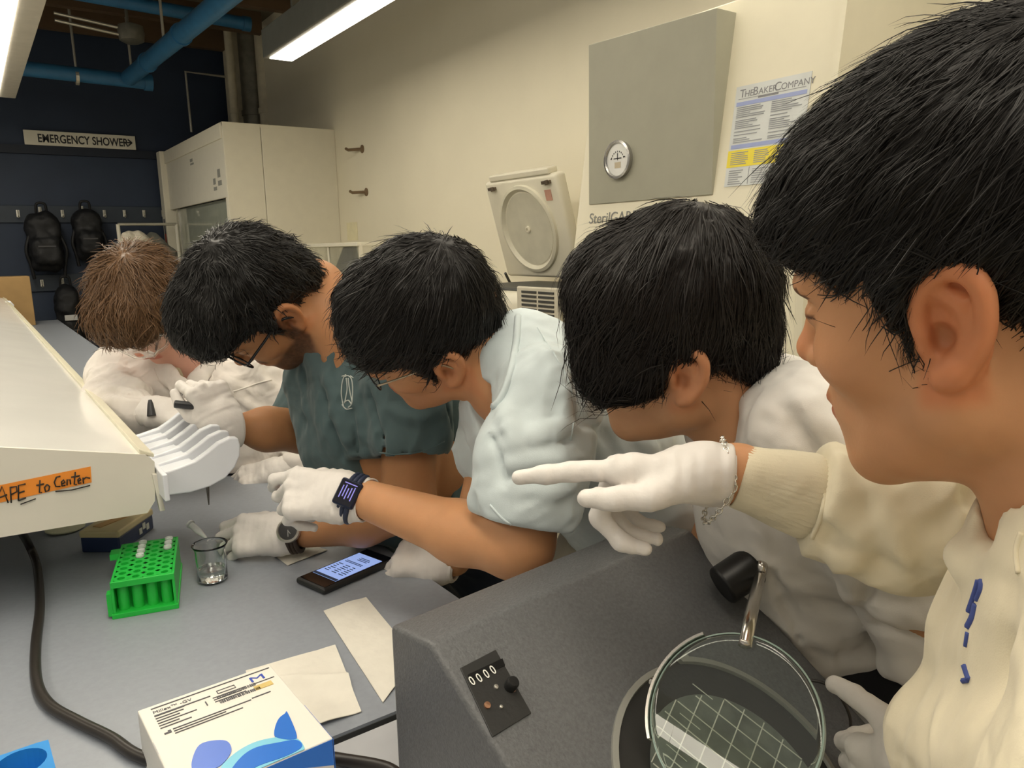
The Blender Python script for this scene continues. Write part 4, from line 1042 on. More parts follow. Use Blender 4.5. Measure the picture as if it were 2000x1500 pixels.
MB().box((q[0] + .0, q[1], .72), (.08, .08, .27)).build('carton', mat('tan_card', (.52, .34, .13), rough=.7), t, bevel=.004)
MB().box((q[0] + .0, q[1], .225), (.085, .085, .22)).build('carton', m_kraft, t, bevel=.004)
nn = nrm((-1, -.0, 0)); rs = []
rnd = random.Random(4)
for k in range(9): rs.append((-.07 + (k % 2) * .075, .2 - k * .05, -.01 + (k % 2) * .075, .225 - k * .05))
for r_ in rs: strips('printed_mark', [r_], (q[0] - .0805, q[1], .70), RXm, mat('brown_print', (.20, .12, .04)), t); strips('printed_mark', [r_], (q[0], q[1] - .0805, .70), RY, MATS['brown_print'], t)
# a pair of white shoes on the floor
def shoe(p, fwd, label, m, name='sneaker', group=None, s=1.0):
    fwd = nrm(fwd); R_ = frame(fwd, (0, 0, 1)); v = Vol(np.array(p) - .2, np.array(p) + .2, .007)
    g = lambda x, y, z: np.array(p) + R_ @ (np.array([x, y, z]) * s)
    v.add([Ell(g(.07, 0, .035), (.075 * s, .045 * s, .035 * s), R_), Ell(g(-.06, 0, .045), (.07 * s, .04 * s, .045 * s), R_), Ell(g(-.05, 0, .08), (.05 * s, .036 * s, .05 * s), R_)], .03)
    v.cut(Half((p[0], p[1], p[2] + .001), (0, 0, 1)), .003); v.cut(Ell(g(-.06, 0, .13), (.035 * s, .026 * s, .05 * s), R_), .006)
    V, Q = v.mesh(); t = thing(name, label, 'shoe', p, group); mesh_np('upper', V, Q, m, t)
    MB().box(g(0, 0, .008), (.125 * s, .040 * s, .008), R_).build('sole', mat('white_sole', (.75, .73, .68), rough=.5), t, bevel=.006)
    return t
m_shoe = mat('white_leather', (.70, .67, .58), rough=.5)
shoe((1.69, 2.48, 0), (1, -.5, 0), 'white sneaker standing nearer on the beige floor', m_shoe)
shoe((1.87, 2.56, 0), (1, -.35, 0), 'white sneaker standing farther on the beige floor', m_shoe)
# ================================================================== PEOPLE
def head_frame(f, l, u, T):
    """columns forward, left, up (given in camera axes), origin between the ears (camera axes)"""
    R_ = np.stack([f, l, u], 1); uu_, s_, vv_ = np.linalg.svd(R_); R_ = uu_ @ vv_
    return CAMR @ R_, CAM + CAMR @ np.array(T)

class Head:
    def __init__(s, R, T, k=1.0): s.R = R; s.T = np.array(T); s.k = k
    def w(s, x, y=None, z=None):
        v = np.array(x if y is None else (x, y, z), float); return s.T + s.R @ (v * s.k)
    def ell(s, c, r, R=None): return Ell(s.w(c), np.array(r) * s.k, s.R if R is None else s.R @ R)
    def cone(s, a, b, ra, rb, flat=None): return Cone(s.w(a), s.w(b), ra * s.k, rb * s.k, None if flat is None else (s.R @ np.array(flat[0], float), flat[1]))
    def loc(s, p): return (np.asarray(p) - s.T) @ s.R / s.k
EARP = dict(
    helix=[(.012, -.002), (.0155, .010), (.012, .024), (.001, .033), (-.011, .0315), (-.019, .021), (-.021, .006), (-.0185, -.008), (-.012, -.019), (-.005, -.028)],
    anti=[(.002, .022), (-.008, .014), (-.0115, .002), (-.010, -.009), (-.004, -.016)])
def ear_prims(h, side):
    u = nrm((.985, -.16 * side, .0)); v = nrm((-.16, 0, .98)); n = nrm(np.cross(u, v)) * (1 if side < 0 else -1)
    if n[1] * side < 0: n = -n
    c = np.array([-.004, .0775 * side, .002])
    g = lambda a, b, d: c + u * a + v * b + n * (d + .30 * max(0, -a) * 0)
    add = []; rad0 = [.0030, .0036, .0042, .0044, .0046, .0046, .0044, .0042, .0046, .0060]
    H_ = [(q[0], q[1]) for q in smooth_path([np.array([a, b, 0.]) for a, b in EARP['helix']], 4)]; rad = list(np.interp(np.linspace(0, 9, len(H_)), range(10), rad0))
    for i in range(len(H_) - 1): add.append(h.cone(g(*H_[i], .006), g(*H_[i + 1], .006), rad[i], rad[i + 1]))
    A_ = EARP['anti']
    for i in range(len(A_) - 1): add.append(h.cone(g(*A_[i], .0035), g(*A_[i + 1], .0035), .0038, .0040))
    add.append(h.cone(g(.002, -.028, .004), g(-.004, -.022, .004), .0078, .0075))
    Rl = np.stack([u, v, n], 1)
    plate = Ell(h.w(g(-.003, .003, -.001)), np.array([.0185, .031, .0035]) * h.k, h.R @ Rl)
    root = h.cone(g(.004, .012, -.006), g(.004, -.014, -.006), .010, .010)
    tragus = h.cone(g(.0135, -.002, .003), g(.0125, -.009, .003), .0045, .0045)
    cut = [Ell(h.w(g(.003, -.004, .0065)), np.array([.0085, .010, .0085]) * h.k, h.R @ Rl), Ell(h.w(g(.004, .010, .006)), np.array([.0060, .006, .0045]) * h.k, h.R @ Rl), Ell(h.w(g(-.003, .0245, .005)), np.array([.008, .0035, .0035]) * h.k, h.R @ Rl)]
    return [root, plate], add, tragus, cut
def build_head(v, h, near=True):
    e, c = h.ell, h.cone
    v.add([e((-.014, 0, .050), (.098, .075, .086)), e((.030, 0, .032), (.068, .066, .068)), e((.044, 0, -.030), (.050, .056, .072))], .03)
    for s in (-1, 1):
        v.add([c((.004, .056 * s, -.048), (.074, .018 * s, -.098), .016, .016), c((.0, .060 * s, -.005), (.006, .055 * s, -.052), .014, .017)], .03)
        v.add(e((.058, .042 * s, -.016), (.030, .024, .022)), .025)
        v.add(e((.084, .026 * s, .036), (.014, .027, .011)), .014)
    v.add(e((.080, 0, -.099), (.018, .022, .017)), .02)
    v.add(e((.036, 0, -.080), (.045, .045, .028)), .03)
    v.add(e((.082, 0, -.056), (.020, .030, .028)), .02)
    for s in (-1, 1): v.cut(e((.106, .033 * s, .016), (.021, .018, .0115)), .014)
    for s in (-1, 1): v.add(e((.0815, .0325 * s, .0145), (.0135, .0155, .0115)), .004)
    for s in (-1, 1): v.add(c((.0925, .022 * s, .0185), (.086, .046 * s, .0165), .0028, .0026), .004)
    v.add(c((.094, 0, .024), (.111, 0, -.014), .0075, .0095), .014)
    v.add(e((.1125, 0, -.0185), (.0105, .0115, .0095)), .010)
    for s in (-1, 1): v.add(e((.102, .0125 * s, -.023), (.010, .0075, .0075)), .006)
    v.add(e((.0990, 0, -.0515), (.0075, .021, .0055)), .006); v.add(e((.0975, 0, -.0635), (.0085, .018, .0062)), .006)
    v.cut(e((.108, 0, -.0577), (.012, .024, .0013)), .003)
    for s in (-1, 1):
        base, rim, trg, cut = ear_prims(h, s)
        v.add(base, .008); v.cut(cut, .003); v.add(rim, .004); v.add(trg, .004)

SKINS = {}
def skin_mat(name, col): return mat(name, col, rough=.48, var=.05, vscale=30, bump=.05, bscale=420, spec=.35, attr='tint', sss=.12)
def sm(x, a, b): t_ = np.clip((x - a) / (b - a), 0, 1); return t_ * t_ * (3 - 2 * t_)
def face_tint(h, P_, beard=0.0, blush=.5, lipc=(.78, .45, .45)):
    q = h.loc(P_); T_ = np.ones((len(q), 3)); x, y, z = q.T; ay = np.abs(y)
    def mixc(w, c): nonlocal T_; w = w[:, None]; T_ = T_ * (1 - w) + np.array(c) * w
    lip = sm(x, .086, .092) * (1 - sm(ay, .019, .026)) * (1 - sm(np.abs(z + .058), .008, .012)); mixc(lip * .85, lipc)
    ear = sm(ay, .073, .079) * (1 - sm(np.abs(x + .002), .026, .036)) * (1 - sm(np.abs(z), .036, .05)); mixc(ear * blush, (1.05, .72, .62))
    con = np.exp(-(((x - .0) / .008) ** 2 + ((z + .003) / .009) ** 2)) * sm(ay, .06, .07); mixc(con * .45, (.5, .28, .2))  # darker towards the hollow of the ear
    nose = sm(x, .104, .114) * (1 - sm(ay, .012, .018)) * (1 - sm(np.abs(z + .015), .018, .026)); mixc(nose * blush * .7, (1.0, .74, .68))
    ck = np.exp(-(((x - .07) / .025) ** 2 + ((ay - .045) / .025) ** 2 + ((z + .02) / .022) ** 2)); mixc(ck * blush * .5, (1.0, .80, .74))
    brow = (np.abs(z - .034 - .10 * (ay - .03) * -1) < .0048) & (ay > .012) & (ay < .052) & (x > .06); mixc(brow * .85, (.09, .07, .06))
    lash = (np.abs(z - .0150) < .0016) & (ay > .018) & (ay < .049) & (x > .07); mixc(lash * .85, (.10, .07, .06))
    if beard > 0:
        line = np.interp(x, [-.01, .012, .03, .06, .085, .11], [.0, -.012, -.034, -.044, -.060, -.070])
        w = sm(line - z, -.004, .010) * sm(x, -.004, .008) * (1 - sm(-.104 - z, 0, .014)) * (1 - sm(.03 - ay, 0, .02) * sm(-.09 - z, 0, .01)); mous = sm(x, .085, .092) * (1 - sm(ay, .024, .034)) * sm(-.028 - z, 0, .006) * sm(z + .052, -.004, .002)
        sb = sm(x, -.002, .006) * (1 - sm(x, .024, .032)) * (1 - sm(z, .03, .05)) * sm(z, -.06, -.03) * sm(ay, .05, .056)
        w = w * sm(x - (-.002 + np.maximum(0, -.045 - z) * .95), -.004, .010)
        w = np.clip(np.maximum(np.maximum(w, mous), sb) - lip, 0, 1) * (.88 + .12 * vnoise(P_, 300, 1)); mixc(np.clip(w, 0, 1) * beard, (.10, .07, .055))
    return T_

def body_mesh(name, prims_head, h, fine, coarse, limbs, torso, skin, parent, tintkw, split):
    """one continuous figure: fine grid for the head, coarser for the rest; same field"""
    lo = h.T - .170; hi = h.T + .170
    v = Vol(lo, hi, fine); v.add(prims_head, .03); v.add(torso, .04); build_head(v, h)
    Vh, Qh = v.mesh(); Vh = relax(Vh, Qh, 1, .35); th_ = face_tint(h, Vh, **tintkw)
    vb = Vol.around(limbs + torso, coarse); vb.add(prims_head, .03); vb.add(torso, .04); vb.add(limbs, .02)
    # drop the part of the coarse figure that the fine grid already covers
    Vb, Qb = vb.mesh(); ins = ((Vb > lo + fine * 2) & (Vb < hi - fine * 2)).all(1)
    lab = h.loc(Vb); headzone = ins & (np.linalg.norm(lab, axis=1) < .185)
    keep = ~headzone[Qb].all(1); Qb = Qb[keep]
    hz2 = np.linalg.norm(h.loc(Vh), axis=1) < .20
    Qh = Qh[hz2[Qh].any(1)]
    V = np.concatenate([Vh, Vb]); Q = np.concatenate([Qh, Qb + len(Vh)]); T_ = np.concatenate([th_, np.ones((len(Vb), 3))])
    used = np.zeros(len(V), bool); used[Q.ravel()] = True; mp_ = np.cumsum(used) - 1
    return mesh_np(name, V[used], mp_[Q], skin, parent, True, T_[used])

# ------------------------------------------------------------------ hair
def hair_mat(name, col, rough=.42, spec=.28):
    return mat(name, col, rough=rough, var=.35, vscale=220, spec=spec)
def hair(h, add, cuts, m, parent, n, crown, length, width, lift=.006, curl=0.0, cfreq=60., grav=0.0, bias=None, seed=1, keep=None, hres=.0038, capnoise=.003, clump=.012, wild=.04, segs=5, flow=None, cutk=.008, over=.008):
    prims = [h.ell(*q) if len(q) == 2 else h.cone(*q) for q in add]
    v = Vol.around(prims, hres, .03); v.add(prims, .016)
    cutp = [h.ell(*q) if len(q) == 2 else h.cone(*q) for q in cuts]; v.cut(cutp, cutk)
    if capnoise: v.disp(lambda p: capnoise * (vnoise(p, 60, 1) + .5 * vnoise(p, 130, 2)))
    V, Q = v.mesh()
    cap = mesh_np('hair', V, Q, m, parent)
    rs_ = np.random.RandomState(seed)
    # roots on the cap
    c = V[Q].mean(1); nn_ = np.cross(V[Q[:, 2]] - V[Q[:, 0]], V[Q[:, 3]] - V[Q[:, 1]]); ar = np.linalg.norm(nn_, axis=1); nn_ /= ar[:, None] + 1e-12
    lc_ = h.loc(c); ln_ = nn_ @ h.R
    outward = (ln_ * (lc_ - np.array([-.012, 0, .04]))).sum(1) > .0
    wgt = ar * outward
    if keep is not None: wgt = wgt * keep(lc_)
    wgt /= wgt.sum()
    i = rs_.choice(len(c), n, p=wgt); p = c[i] + rs_.randn(n, 3) * hres * .6
    crw = h.w(crown); d = p - crw
    if flow is not None: d = (flow(h.loc(p)) @ h.R.T)
    if bias is not None: d = nrm_rows(d) + h.R @ np.array(bias)
    cl = np.stack([vnoise(p, 1 / clump, 0), vnoise(p, 1 / clump, 1), vnoise(p, 1 / clump, 2)], 1)
    d = nrm_rows(d) + cl * .35 + rs_.randn(n, 3) * .10
    L_ = length * (.55 + .6 * rs_.rand(n)); lf = lift * (rs_.rand(n) ** 2 * 1.6 + .15) * (1 + .6 * cl[:, 0])
    wl = rs_.rand(n) < wild; lf = lf + wl * rs_.rand(n) * .016
    ph_ = rs_.rand(n) * 6.28 * .3 + cl[:, 1] * 5
    pts = []; nrmv = []; alive = np.ones(n, bool); ovr = over * (.3 + rs_.rand(n) ** 2 * 1.4)
    down = np.array([0, 0, -1.0])
    for k in range(segs + 1):
        s_ = k / segs
        g = v.grad(p); dist = v.sample(p)
        pts.append(p.copy()); nrmv.append(g)
        far = dist > .022
        t_ = d - g * ((d * g).sum(1) * np.where(far, 0, 1))[:, None]; t_ = nrm_rows(t_)
        t_ = t_ + down * (grav * s_) + wl[:, None] * g * .25
        if curl > 0:
            b_ = np.cross(g, t_); t_ = t_ + b_ * (curl * np.sin(cfreq * s_ * L_ * 10 + ph_))[:, None] + g * (curl * .6 * np.cos(cfreq * s_ * L_ * 10 + ph_))[:, None]
        t_ = nrm_rows(t_)
        p = p + t_ * (L_ / segs)[:, None]
        dist = v.sample(p); g2 = v.grad(p); tgt = lf * (s_ + 1.0 / segs) - .0015
        push = np.where(dist < tgt, tgt - dist, np.where(dist < .012, (tgt - dist) * .5, 0))
        p = p + g2 * push[:, None]; d = t_ * .7 + d * .3
        dc = np.min([c_(p.astype(np.float32)) for c_ in cutp], 0); alive &= (dc > -ovr)
        p = np.where(alive[:, None], p, pts[-1] + (p - pts[-1]) * .04)
    pts = np.stack(pts, 1); nrmv = np.stack(nrmv, 1)
    tan = np.gradient(pts, axis=1); tan /= np.linalg.norm(tan, axis=2, keepdims=True) + 1e-9
    roll_ = rs_.randn(n)[:, None, None] * .5
    sd = np.cross(tan, nrmv); sd /= np.linalg.norm(sd, axis=2, keepdims=True) + 1e-9
    up_ = np.cross(sd, tan); sd2 = sd * np.cos(roll_) + up_ * np.sin(roll_); up2 = up_ * np.cos(roll_) - sd * np.sin(roll_)
    prof_ = (np.array([.75, 1, 1, .95, .85, .6, .12]) if segs == 6 else np.interp(np.linspace(0, 1, segs + 1), [0, .2, .7, 1], [.75, 1, .9, .12]))
    w_ = (width * (.6 + .8 * rs_.rand(n)))[:, None, None] * prof_[None, :, None]
    A_ = pts - sd2 * w_ * .5; B_ = pts + up2 * w_ * .35; C_ = pts + sd2 * w_ * .5
    VV = np.stack([A_, B_, C_], 2).reshape(-1, 3)
    m1 = segs + 1; base = (np.arange(n) * m1 * 3)[:, None, None]; kk = np.arange(segs)[None, :, None] * 3
    q = np.array([[0, 1, 4, 3], [1, 2, 5, 4]])
    QQ = (base[..., None] + kk[..., None] + q[None, None]).reshape(-1, 4)
    st = mesh_np('hair_strands', VV, QQ, m, cap); st['kind'] = 'stuff'
    return cap, v
def nrm_rows(a): return a / (np.linalg.norm(a, axis=1, keepdims=True) + 1e-9)

# ------------------------------------------------------------------ gloves (five fingers each)
m_glove = mat('white_latex', (.72, .68, .64), rough=.5, var=.03, vscale=40, bump=.30, bscale=60, spec=.4)
FB = dict(index=(.088, .029, .000), middle=(.092, .009, .002), ring=(.087, -.011, .001), pinky=(.079, -.029, -.003))
FL_ = dict(index=(.043, .026, .022), middle=(.047, .030, .023), ring=(.043, .028, .022), pinky=(.034, .021, .020))
FR = dict(index=(.0105, .0092, .0082), middle=(.0105, .0092, .0082), ring=(.0100, .0088, .0078), pinky=(.0090, .0080, .0070))
def hand_prims(wrist, X, Z, left, curl, spread=None, thumb=((.55, .75, -.35), (.8, .45, -.4), (.95, .1, -.3)), s=1.0):
    R_ = frame(X, Z); 
    if left: R_ = R_ @ np.diag([1, -1, 1])
    g = lambda q: np.array(wrist) + R_ @ (np.array(q, float) * s)
    pr = [RBox(g((.050, 0, -.001)), np.array([.046, .037, .0135]) * s, R_, .012 * s)]
    pr += [Cone(g((.015, .010, 0)), g((.086, .026, 0)), .0165 * s, .0130 * s), Cone(g((.015, -.012, 0)), g((.078, -.027, -.002)), .0165 * s, .0115 * s)]
    fing = []
    for nme in FB:
        b = np.array(FB[nme]); cs = curl[nme]; sp = (spread or {}).get(nme, 0.0); a = 0.0; p = b.copy(); rr = FR[nme]
        fing.append(Cone(g((b[0] - .028, b[1] * .9, b[2])), g(b), rr[0] * 1.05 * s, rr[0] * 1.05 * s))
        for j in range(3):
            a += cs[j]; dq = np.array([math.cos(a) * math.cos(sp), math.cos(a) * math.sin(sp), -math.sin(a)])
            p2 = p + dq * FL_[nme][j]; fing.append(Cone(g(p), g(p2), rr[j] * s, (rr[j + 1] if j < 2 else rr[2] * .82) * s)); p = p2
    p = np.array([.022, .026, -.008]); rr = (.0155, .0125, .0105, .0088); ln = (.040, .032, .026); th_ = []
    for j in range(3):
        p2 = p + nrm(thumb[j]) * ln[j]; th_.append(Cone(g(p), g(p2), rr[j] * s, rr[j + 1] * s)); p = p2
    return pr, fing, th_, R_, g
def glove(parent, wrist, X, Z, left, curl, fore, spread=None, thumb=((.55, .75, -.35), (.8, .45, -.4), (.95, .1, -.3)), s=1.0, h=.0019, cuff=.055, cr=.034, crumple=.0009, name='glove', m=None, flare=1.12):
    pr, fing, th_, R_, g = hand_prims(wrist, X, Z, left, curl, spread, thumb, s)
    fd = nrm(np.array(fore) - np.array(wrist)); fl = (R_[:, 2], .80)
    cu = [Cone(g((.02, 0, 0)), wrist, .031 * s, .029 * s, fl), Cone(wrist, np.array(wrist) + fd * cuff, .0295 * s, cr, fl)]
    rim_c = np.array(wrist) + fd * cuff
    v = Vol.around(pr + fing + th_ + cu, h); v.add(pr, .012); v.add(cu, .02); v.add(th_[:1], .016); v.add(th_[1:], .004); 
    w_ = Vol.around(pr + fing + th_ + cu, h)
    for q in fing: v.add(q, .0042)
    if crumple: v.disp(lambda p: crumple * (.6 * vnoise(p, 70, 1) + .25 * vnoise(p, 190, 2)) + crumple * 1.3 * vnoise((p - np.array(wrist, np.float32)) @ (R_.astype(np.float32)) * np.array([1, .25, .25], np.float32), 150, 3))
    v.cut(Half(rim_c, -fd), .002)
    v.cut(Cone(rim_c - fd * .022, rim_c + fd * .02, cr - .0035, cr - .0025, fl), .002)
    V, Q = v.mesh(); V = relax(V, Q, 1, .3)
    o = mesh_np(name, V, Q, m or m_glove, parent)
    # rolled rim of the cuff
    n = 28; e1 = nrm(np.cross(fd, R_[:, 2])); e2 = np.cross(e1, fd); rp_ = []
    for k in range(n):
        an = 2 * math.pi * k / n; rp_.append(rim_c + e1 * math.cos(an) * cr + e2 * math.sin(an) * cr * .80)
    MB().tube(rp_, .0015, 6, closed=True).build('cuff_rim', m or m_glove, o, smooth=True)
    return o, g, R_
def curls(i, m_, r, p): return dict(index=i, middle=m_, ring=r, pinky=p)

# ------------------------------------------------------------------ clothes
o_vol = {}
def hit(o, px, py, near=.2, far=3.0): return hit_vol(o_vol[o.name], px, py, near, far)
def hit_vol(v, px, py, near=.2, far=3.0):
    """first point of a garment surface met by a line of sight"""
    r = ray(px, py); t_ = np.arange(near, far, .002); p = CAM + t_[:, None] * r
    ok = ((p > v.lo + v.h) & (p < v.lo + (v.n - 2) * v.h)).all(1); d = np.where(ok, v.sample(p), 1)
    i = np.argmax(d < 0)
    if d[i] >= 0: return None
    a = p[i - 1]; b = p[i]; da, db = max(d[i - 1], 1e-5), d[i]
    return a + (b - a) * (da / (da - db))
def seam(o, pts, r, m, name='stitched_seam', n=5, lift=0.0, flat=None):
    """raised strip sewn on a garment, following a line on its surface"""
    pp = smooth_path([np.array([x, y, 0.0]) for x, y in pts], n); q = [hit(o, a[0], a[1]) for a in pp]; q = [a for a in q if a is not None]
    if len(q) < 2: return None
    k = [q[0]]
    for a in q[1:]:
        if np.linalg.norm(a - k[-1]) < .05: k.append(a)
    if len(k) < 2: return None
    return MB().tube([a - nrm(a - CAM) * lift for a in k], r, 6).build(name, m, o, smooth=True)
def garment(name, prims, m, parent, h=.0045, k=.03, cuts=(), wr=(), pad=.015, cutk=.006, post=None, smooth=1, folds=()):
    v = Vol.around(prims, h, pad)
    v.add(prims, k)
    v.cut(list(cuts)[:1], cutk)
    for pts, r_ in folds:                  # sewn or hanging folds: ridges (r > 0) and grooves (r < 0)
        q = [hit_vol(v, a[0], a[1]) for a in smooth_path([np.array([x, y, 0.0]) for x, y in pts], 3)]; q = [a for a in q if a is not None]
        for i in range(len(q) - 1):
            if np.linalg.norm(q[i + 1] - q[i]) > .06: continue
            e_ = min(i + .4, len(q) - 1.4 - i) / max(1, len(q) / 2); f_ = .45 + .55 * min(1, 2 * e_ + .2); R_ = abs(r_) * f_
            off = nrm((q[i] + q[i + 1]) / 2 - CAM) * R_ * .45
            if r_ > 0: v.add(Cone(q[i] + off, q[i + 1] + off, R_ * .8, R_ * .8), .010)
            else: v.cut(Cone(q[i] - off * .9, q[i + 1] - off * .9, R_ * .85, R_ * .85), .008)
    for a_, sc_, st_, sd_ in wr:            # folds: amplitude, frequency, stretch axes, seed
        S_ = np.array(st_, np.float32)
        v.disp(lambda p, a_=a_, sc_=sc_, S_=S_, sd_=sd_: a_ * (1 - 2 * np.abs(vnoise((p @ CAMR.astype(np.float32)) @ S_ if S_.ndim == 2 else (p @ CAMR.astype(np.float32)) * S_, sc_, sd_))))
    v.cut(list(cuts), cutk)
    if post: v.add(post, .006)
    V, Q = v.mesh()
    if smooth: V = relax(V, Q, smooth, .4)
    o = mesh_np(name, V, Q, m, parent); o_vol[o.name] = v
    return o
def rotm(deg):      # in-image-plane rotation of the fold direction
    a = math.radians(deg); return np.array([[math.cos(a), -math.sin(a), 0], [math.sin(a), math.cos(a), 0], [0, 0, 1]])
def foldm(deg, along=.18): return rotm(deg) @ np.diag([along, 1, 1])
def trousers(parent, m, hip, feet, hipr=.15, kneefwd=(0, 0, 0), top=.98, name='trousers', h=.009):
    hip = np.array(hip, float); pr = [Ell(hip, (.17, .17, .16))]
    for f_ in feet:
        f_ = np.array(f_, float); side = nrm((f_ - hip) * (1, 1, 0)) * .07; kn = (hip + side + f_) / 2 + np.array(kneefwd); kn[2] = .48
        pr += [Cone(hip + side + (0, 0, -.05), kn, .105, .075), Cone(kn, f_ + (0, 0, .07), .075, .062)]
    return garment(name, pr, m, parent, h=h, k=.05, cuts=[], wr=((.006, 16, (1, .4, 1), 1),))
# fabrics
m_jean = fabric('navy_denim', (.016, .024, .045), fold=.5)
m_khaki = fabric('grey_khaki', (.30, .28, .22), fold=.5)
m_black = fabric('black_trouser_cloth', (.012, .012, .014), fold=.5)
CI = CAMR  # camera axes for convenience

# ================================================================== person: cream sweatshirt, nearest on the right
def person(label, loc): return thing('person', label, 'person', loc)

R5, T5 = head_frame((-.675, -.09, -.733), (-.674, -.329, .661), (-.301, .94, .161), (.293, .054, -.474))
h5 = Head(R5, T5, 1.0)
p5 = person('person in a cream sweatshirt pointing with a gloved hand', (T5[0], T5[1], 0))
sk5 = skin_mat('skin_warm_tan', (.55, .275, .135))
nb5 = P(2190, 1075, .455)
nk = [Cone(h5.w(-.030, 0, -.045), nb5, .058, .062), Cone(h5.w(-.02, 0, -.02), h5.w(-.05, 0, -.09), .058, .058)]
elR = P(1890, 1035, .66); wrR = P(1440, 925, .69)
tor5 = [Cone(nb5, P(2280, 1400, .48), .05, .075)]
arm5 = [Cone(P(2280, 1200, .47), P(2330, 1150, .40), .05, .04), Cone(P(2330, 1150, .39), P(2230, 1620, .34), .035, .032), Cone(P(2230, 1620, .34), P(1880, 1455, .54), .032, .027), Cone(P(1880, 1455, .54), P(1835, 1470, .60), .027, .025), Cone(P(2110, 1120, .58), elR, .045, .040), Cone(elR, P(1560, 958, .684), .036, .026), Cone(P(1560, 958, .684), wrR, .026, .0235), Cone(wrR, P(1395, 926, .692), .0235, .0235)]
body_mesh('body', nk, h5, .0022, .006, arm5, tor5, sk5, p5, dict(blush=.75), (T5 - .19, T5 + .19))
# sweatshirt
m_sweat = fabric('cream_sweatshirt_fleece', (.70, .63, .465), fold=.35, fscale=12)
bodyp = [Cone(P(2255, 1095, .50), P(2210, 1320, .50), .092, .112), Cone(P(2210, 1320, .50), P(2230, 1900, .50), .112, .14), Cone(P(2290, 1120, .44), P(2290, 1500, .44), .10, .11)]
larm = [Cone(P(2330, 1150, .37), P(2230, 1620, .34), .060, .054), Cone(P(2230, 1620, .34), P(1880, 1455, .54), .054, .042), Cone(P(1880, 1455, .54), P(1862, 1450, .565), .042, .040)]
slv = chain([(P(2100, 1090, .60), .062), (P(1960, 1040, .645), .060), (P(1850, 1018, .657), .055), (P(1750, 1005, .667), .050), (P(1660, 992, .675), .046), (P(1600, 976, .68), .043), (P(1560, 964, .683), .038)])
v_axis = nrm(P(1440, 929, .689) - P(1600, 974, .68))
neck_cut = [Cone(h5.w(-.03, 0, -.03), nb5 + (0, 0, -.0), .060, .064), flatcut(P(1585, 968, .682), v_axis, .08, .14)]
F5 = ((((1815, 975), (1850, 1050), (1872, 1125)), -0.0186), (((1755, 980), (1788, 1050), (1800, 1105)), -0.0170), (((1665, 965), (1695, 1035), (1745, 1090)), -0.0155), (((1590, 1035), (1640, 1062), (1700, 1090), (1760, 1112)), -0.0139),
      (((1840, 960), (1885, 1040), (1900, 1110)), 0.0186), (((1785, 950), (1822, 1030), (1835, 1095)), 0.0186), (((1705, 940), (1745, 1020), (1770, 1080)), 0.0186), (((1630, 920), (1655, 980), (1680, 1045)), 0.0170), (((1640, 1080), (1720, 1108), (1800, 1130)), 0.0155), (((1895, 960), (1920, 1040)), -0.0155))
sweat = garment('sweatshirt', bodyp + larm + slv, m_sweat, p5, h=.0039, k=.016, cuts=neck_cut, folds=F5, wr=((.004, 24, foldm(62, .30), 1), (.0025, 48, foldm(48, .3), 2)))
# ribbed cuff
cu = MB(); n = 96
e1 = nrm(np.cross(v_axis, (0, 0, 1))); e2 = np.cross(e1, v_axis)
c0_, c1_ = P(1605, 976, .680), P(1442, 930, .689)
V = []
for j, (c_, r_) in enumerate(((c0_, .036), (c0_ * .8 + c1_ * .2, .0380), (c0_ * .5 + c1_ * .5, .0345), (c0_ * .2 + c1_ * .8, .0300), (c1_, .0290), (c1_ + v_axis * .0012, .0275), (c1_, .0262), (c0_ * .4 + c1_ * .6, .0270))):
    for k in range(n):
        an = 2 * math.pi * k / n; rr_ = r_ + (.0013 if k % 2 else -.0013) * (1, 1, 1, .7, .2, 0, 0, 0)[j]
        V.append(c_ + e1 * math.cos(an) * rr_ + e2 * math.sin(an) * rr_)
cu.add(V, [(j * n + k, j * n + (k + 1) % n, (j + 1) * n + (k + 1) % n, (j + 1) * n + k) for j in range(7) for k in range(n)])
cu.build('ribbed_cuff', m_sweat, p5, smooth=True)
seam(sweat, ((1602, 893), (1612, 940), (1606, 1000), (1585, 1052)), .0022, m_sweat)
# chest letters (blue print wrapped on the chest edge)
m_letter = mat('blue_chest_print', (.05, .075, .26), rough=.7)
for pts, r_ in ((((1912, 1135), (1908, 1150), (1900, 1175), (1893, 1195)), .0022), (((1916, 1133), (1916, 1150), (1908, 1172)), .0018), (((1906, 1180), (1900, 1205), (1890, 1225)), .0022), (((1890, 1235), (1886, 1262)), .0015), (((1884, 1300), (1890, 1318), (1894, 1328)), .0022), (((1881, 1330), (1892, 1328)), .0018)):
    seam(sweat, pts, r_, m_letter, 'chest_letter')
# glove, pointing
tw = P(1402, 925, .692)
glove(p5, tw, nrm(P(1190, 905, .715) - tw), cv(.03, .98, -.10), False,
      curls((.06, .06, .04), (1.25, 1.05, .6), (1.3, 1.1, .6), (1.3, 1.1, .6)), P(1450, 930, .688), spread=dict(index=.04, middle=.05, ring=0, pinky=-.03),
      thumb=((.80, .42, -.30), (.97, .05, -.12), (.99, -.06, -.02)), h=.0017, cuff=.012, cr=.030, crumple=.0010, s=1.0)
# left hand, held low in front of the sweatshirt
glove(p5, P(1848, 1530, .63), cv(-.40, -.40, -.82), cv(-.90, -.07, .40), True, curls((.45, .8, .4), (.5, .9, .4), (.55, .9, .4), (.6, .9, .4)), P(1870, 1455, .56),
      thumb=((.70, .62, .0), (.72, .66, .05), (.85, .45, .0)), h=.0019, cuff=.030, cr=.034, crumple=.0007, s=.96)
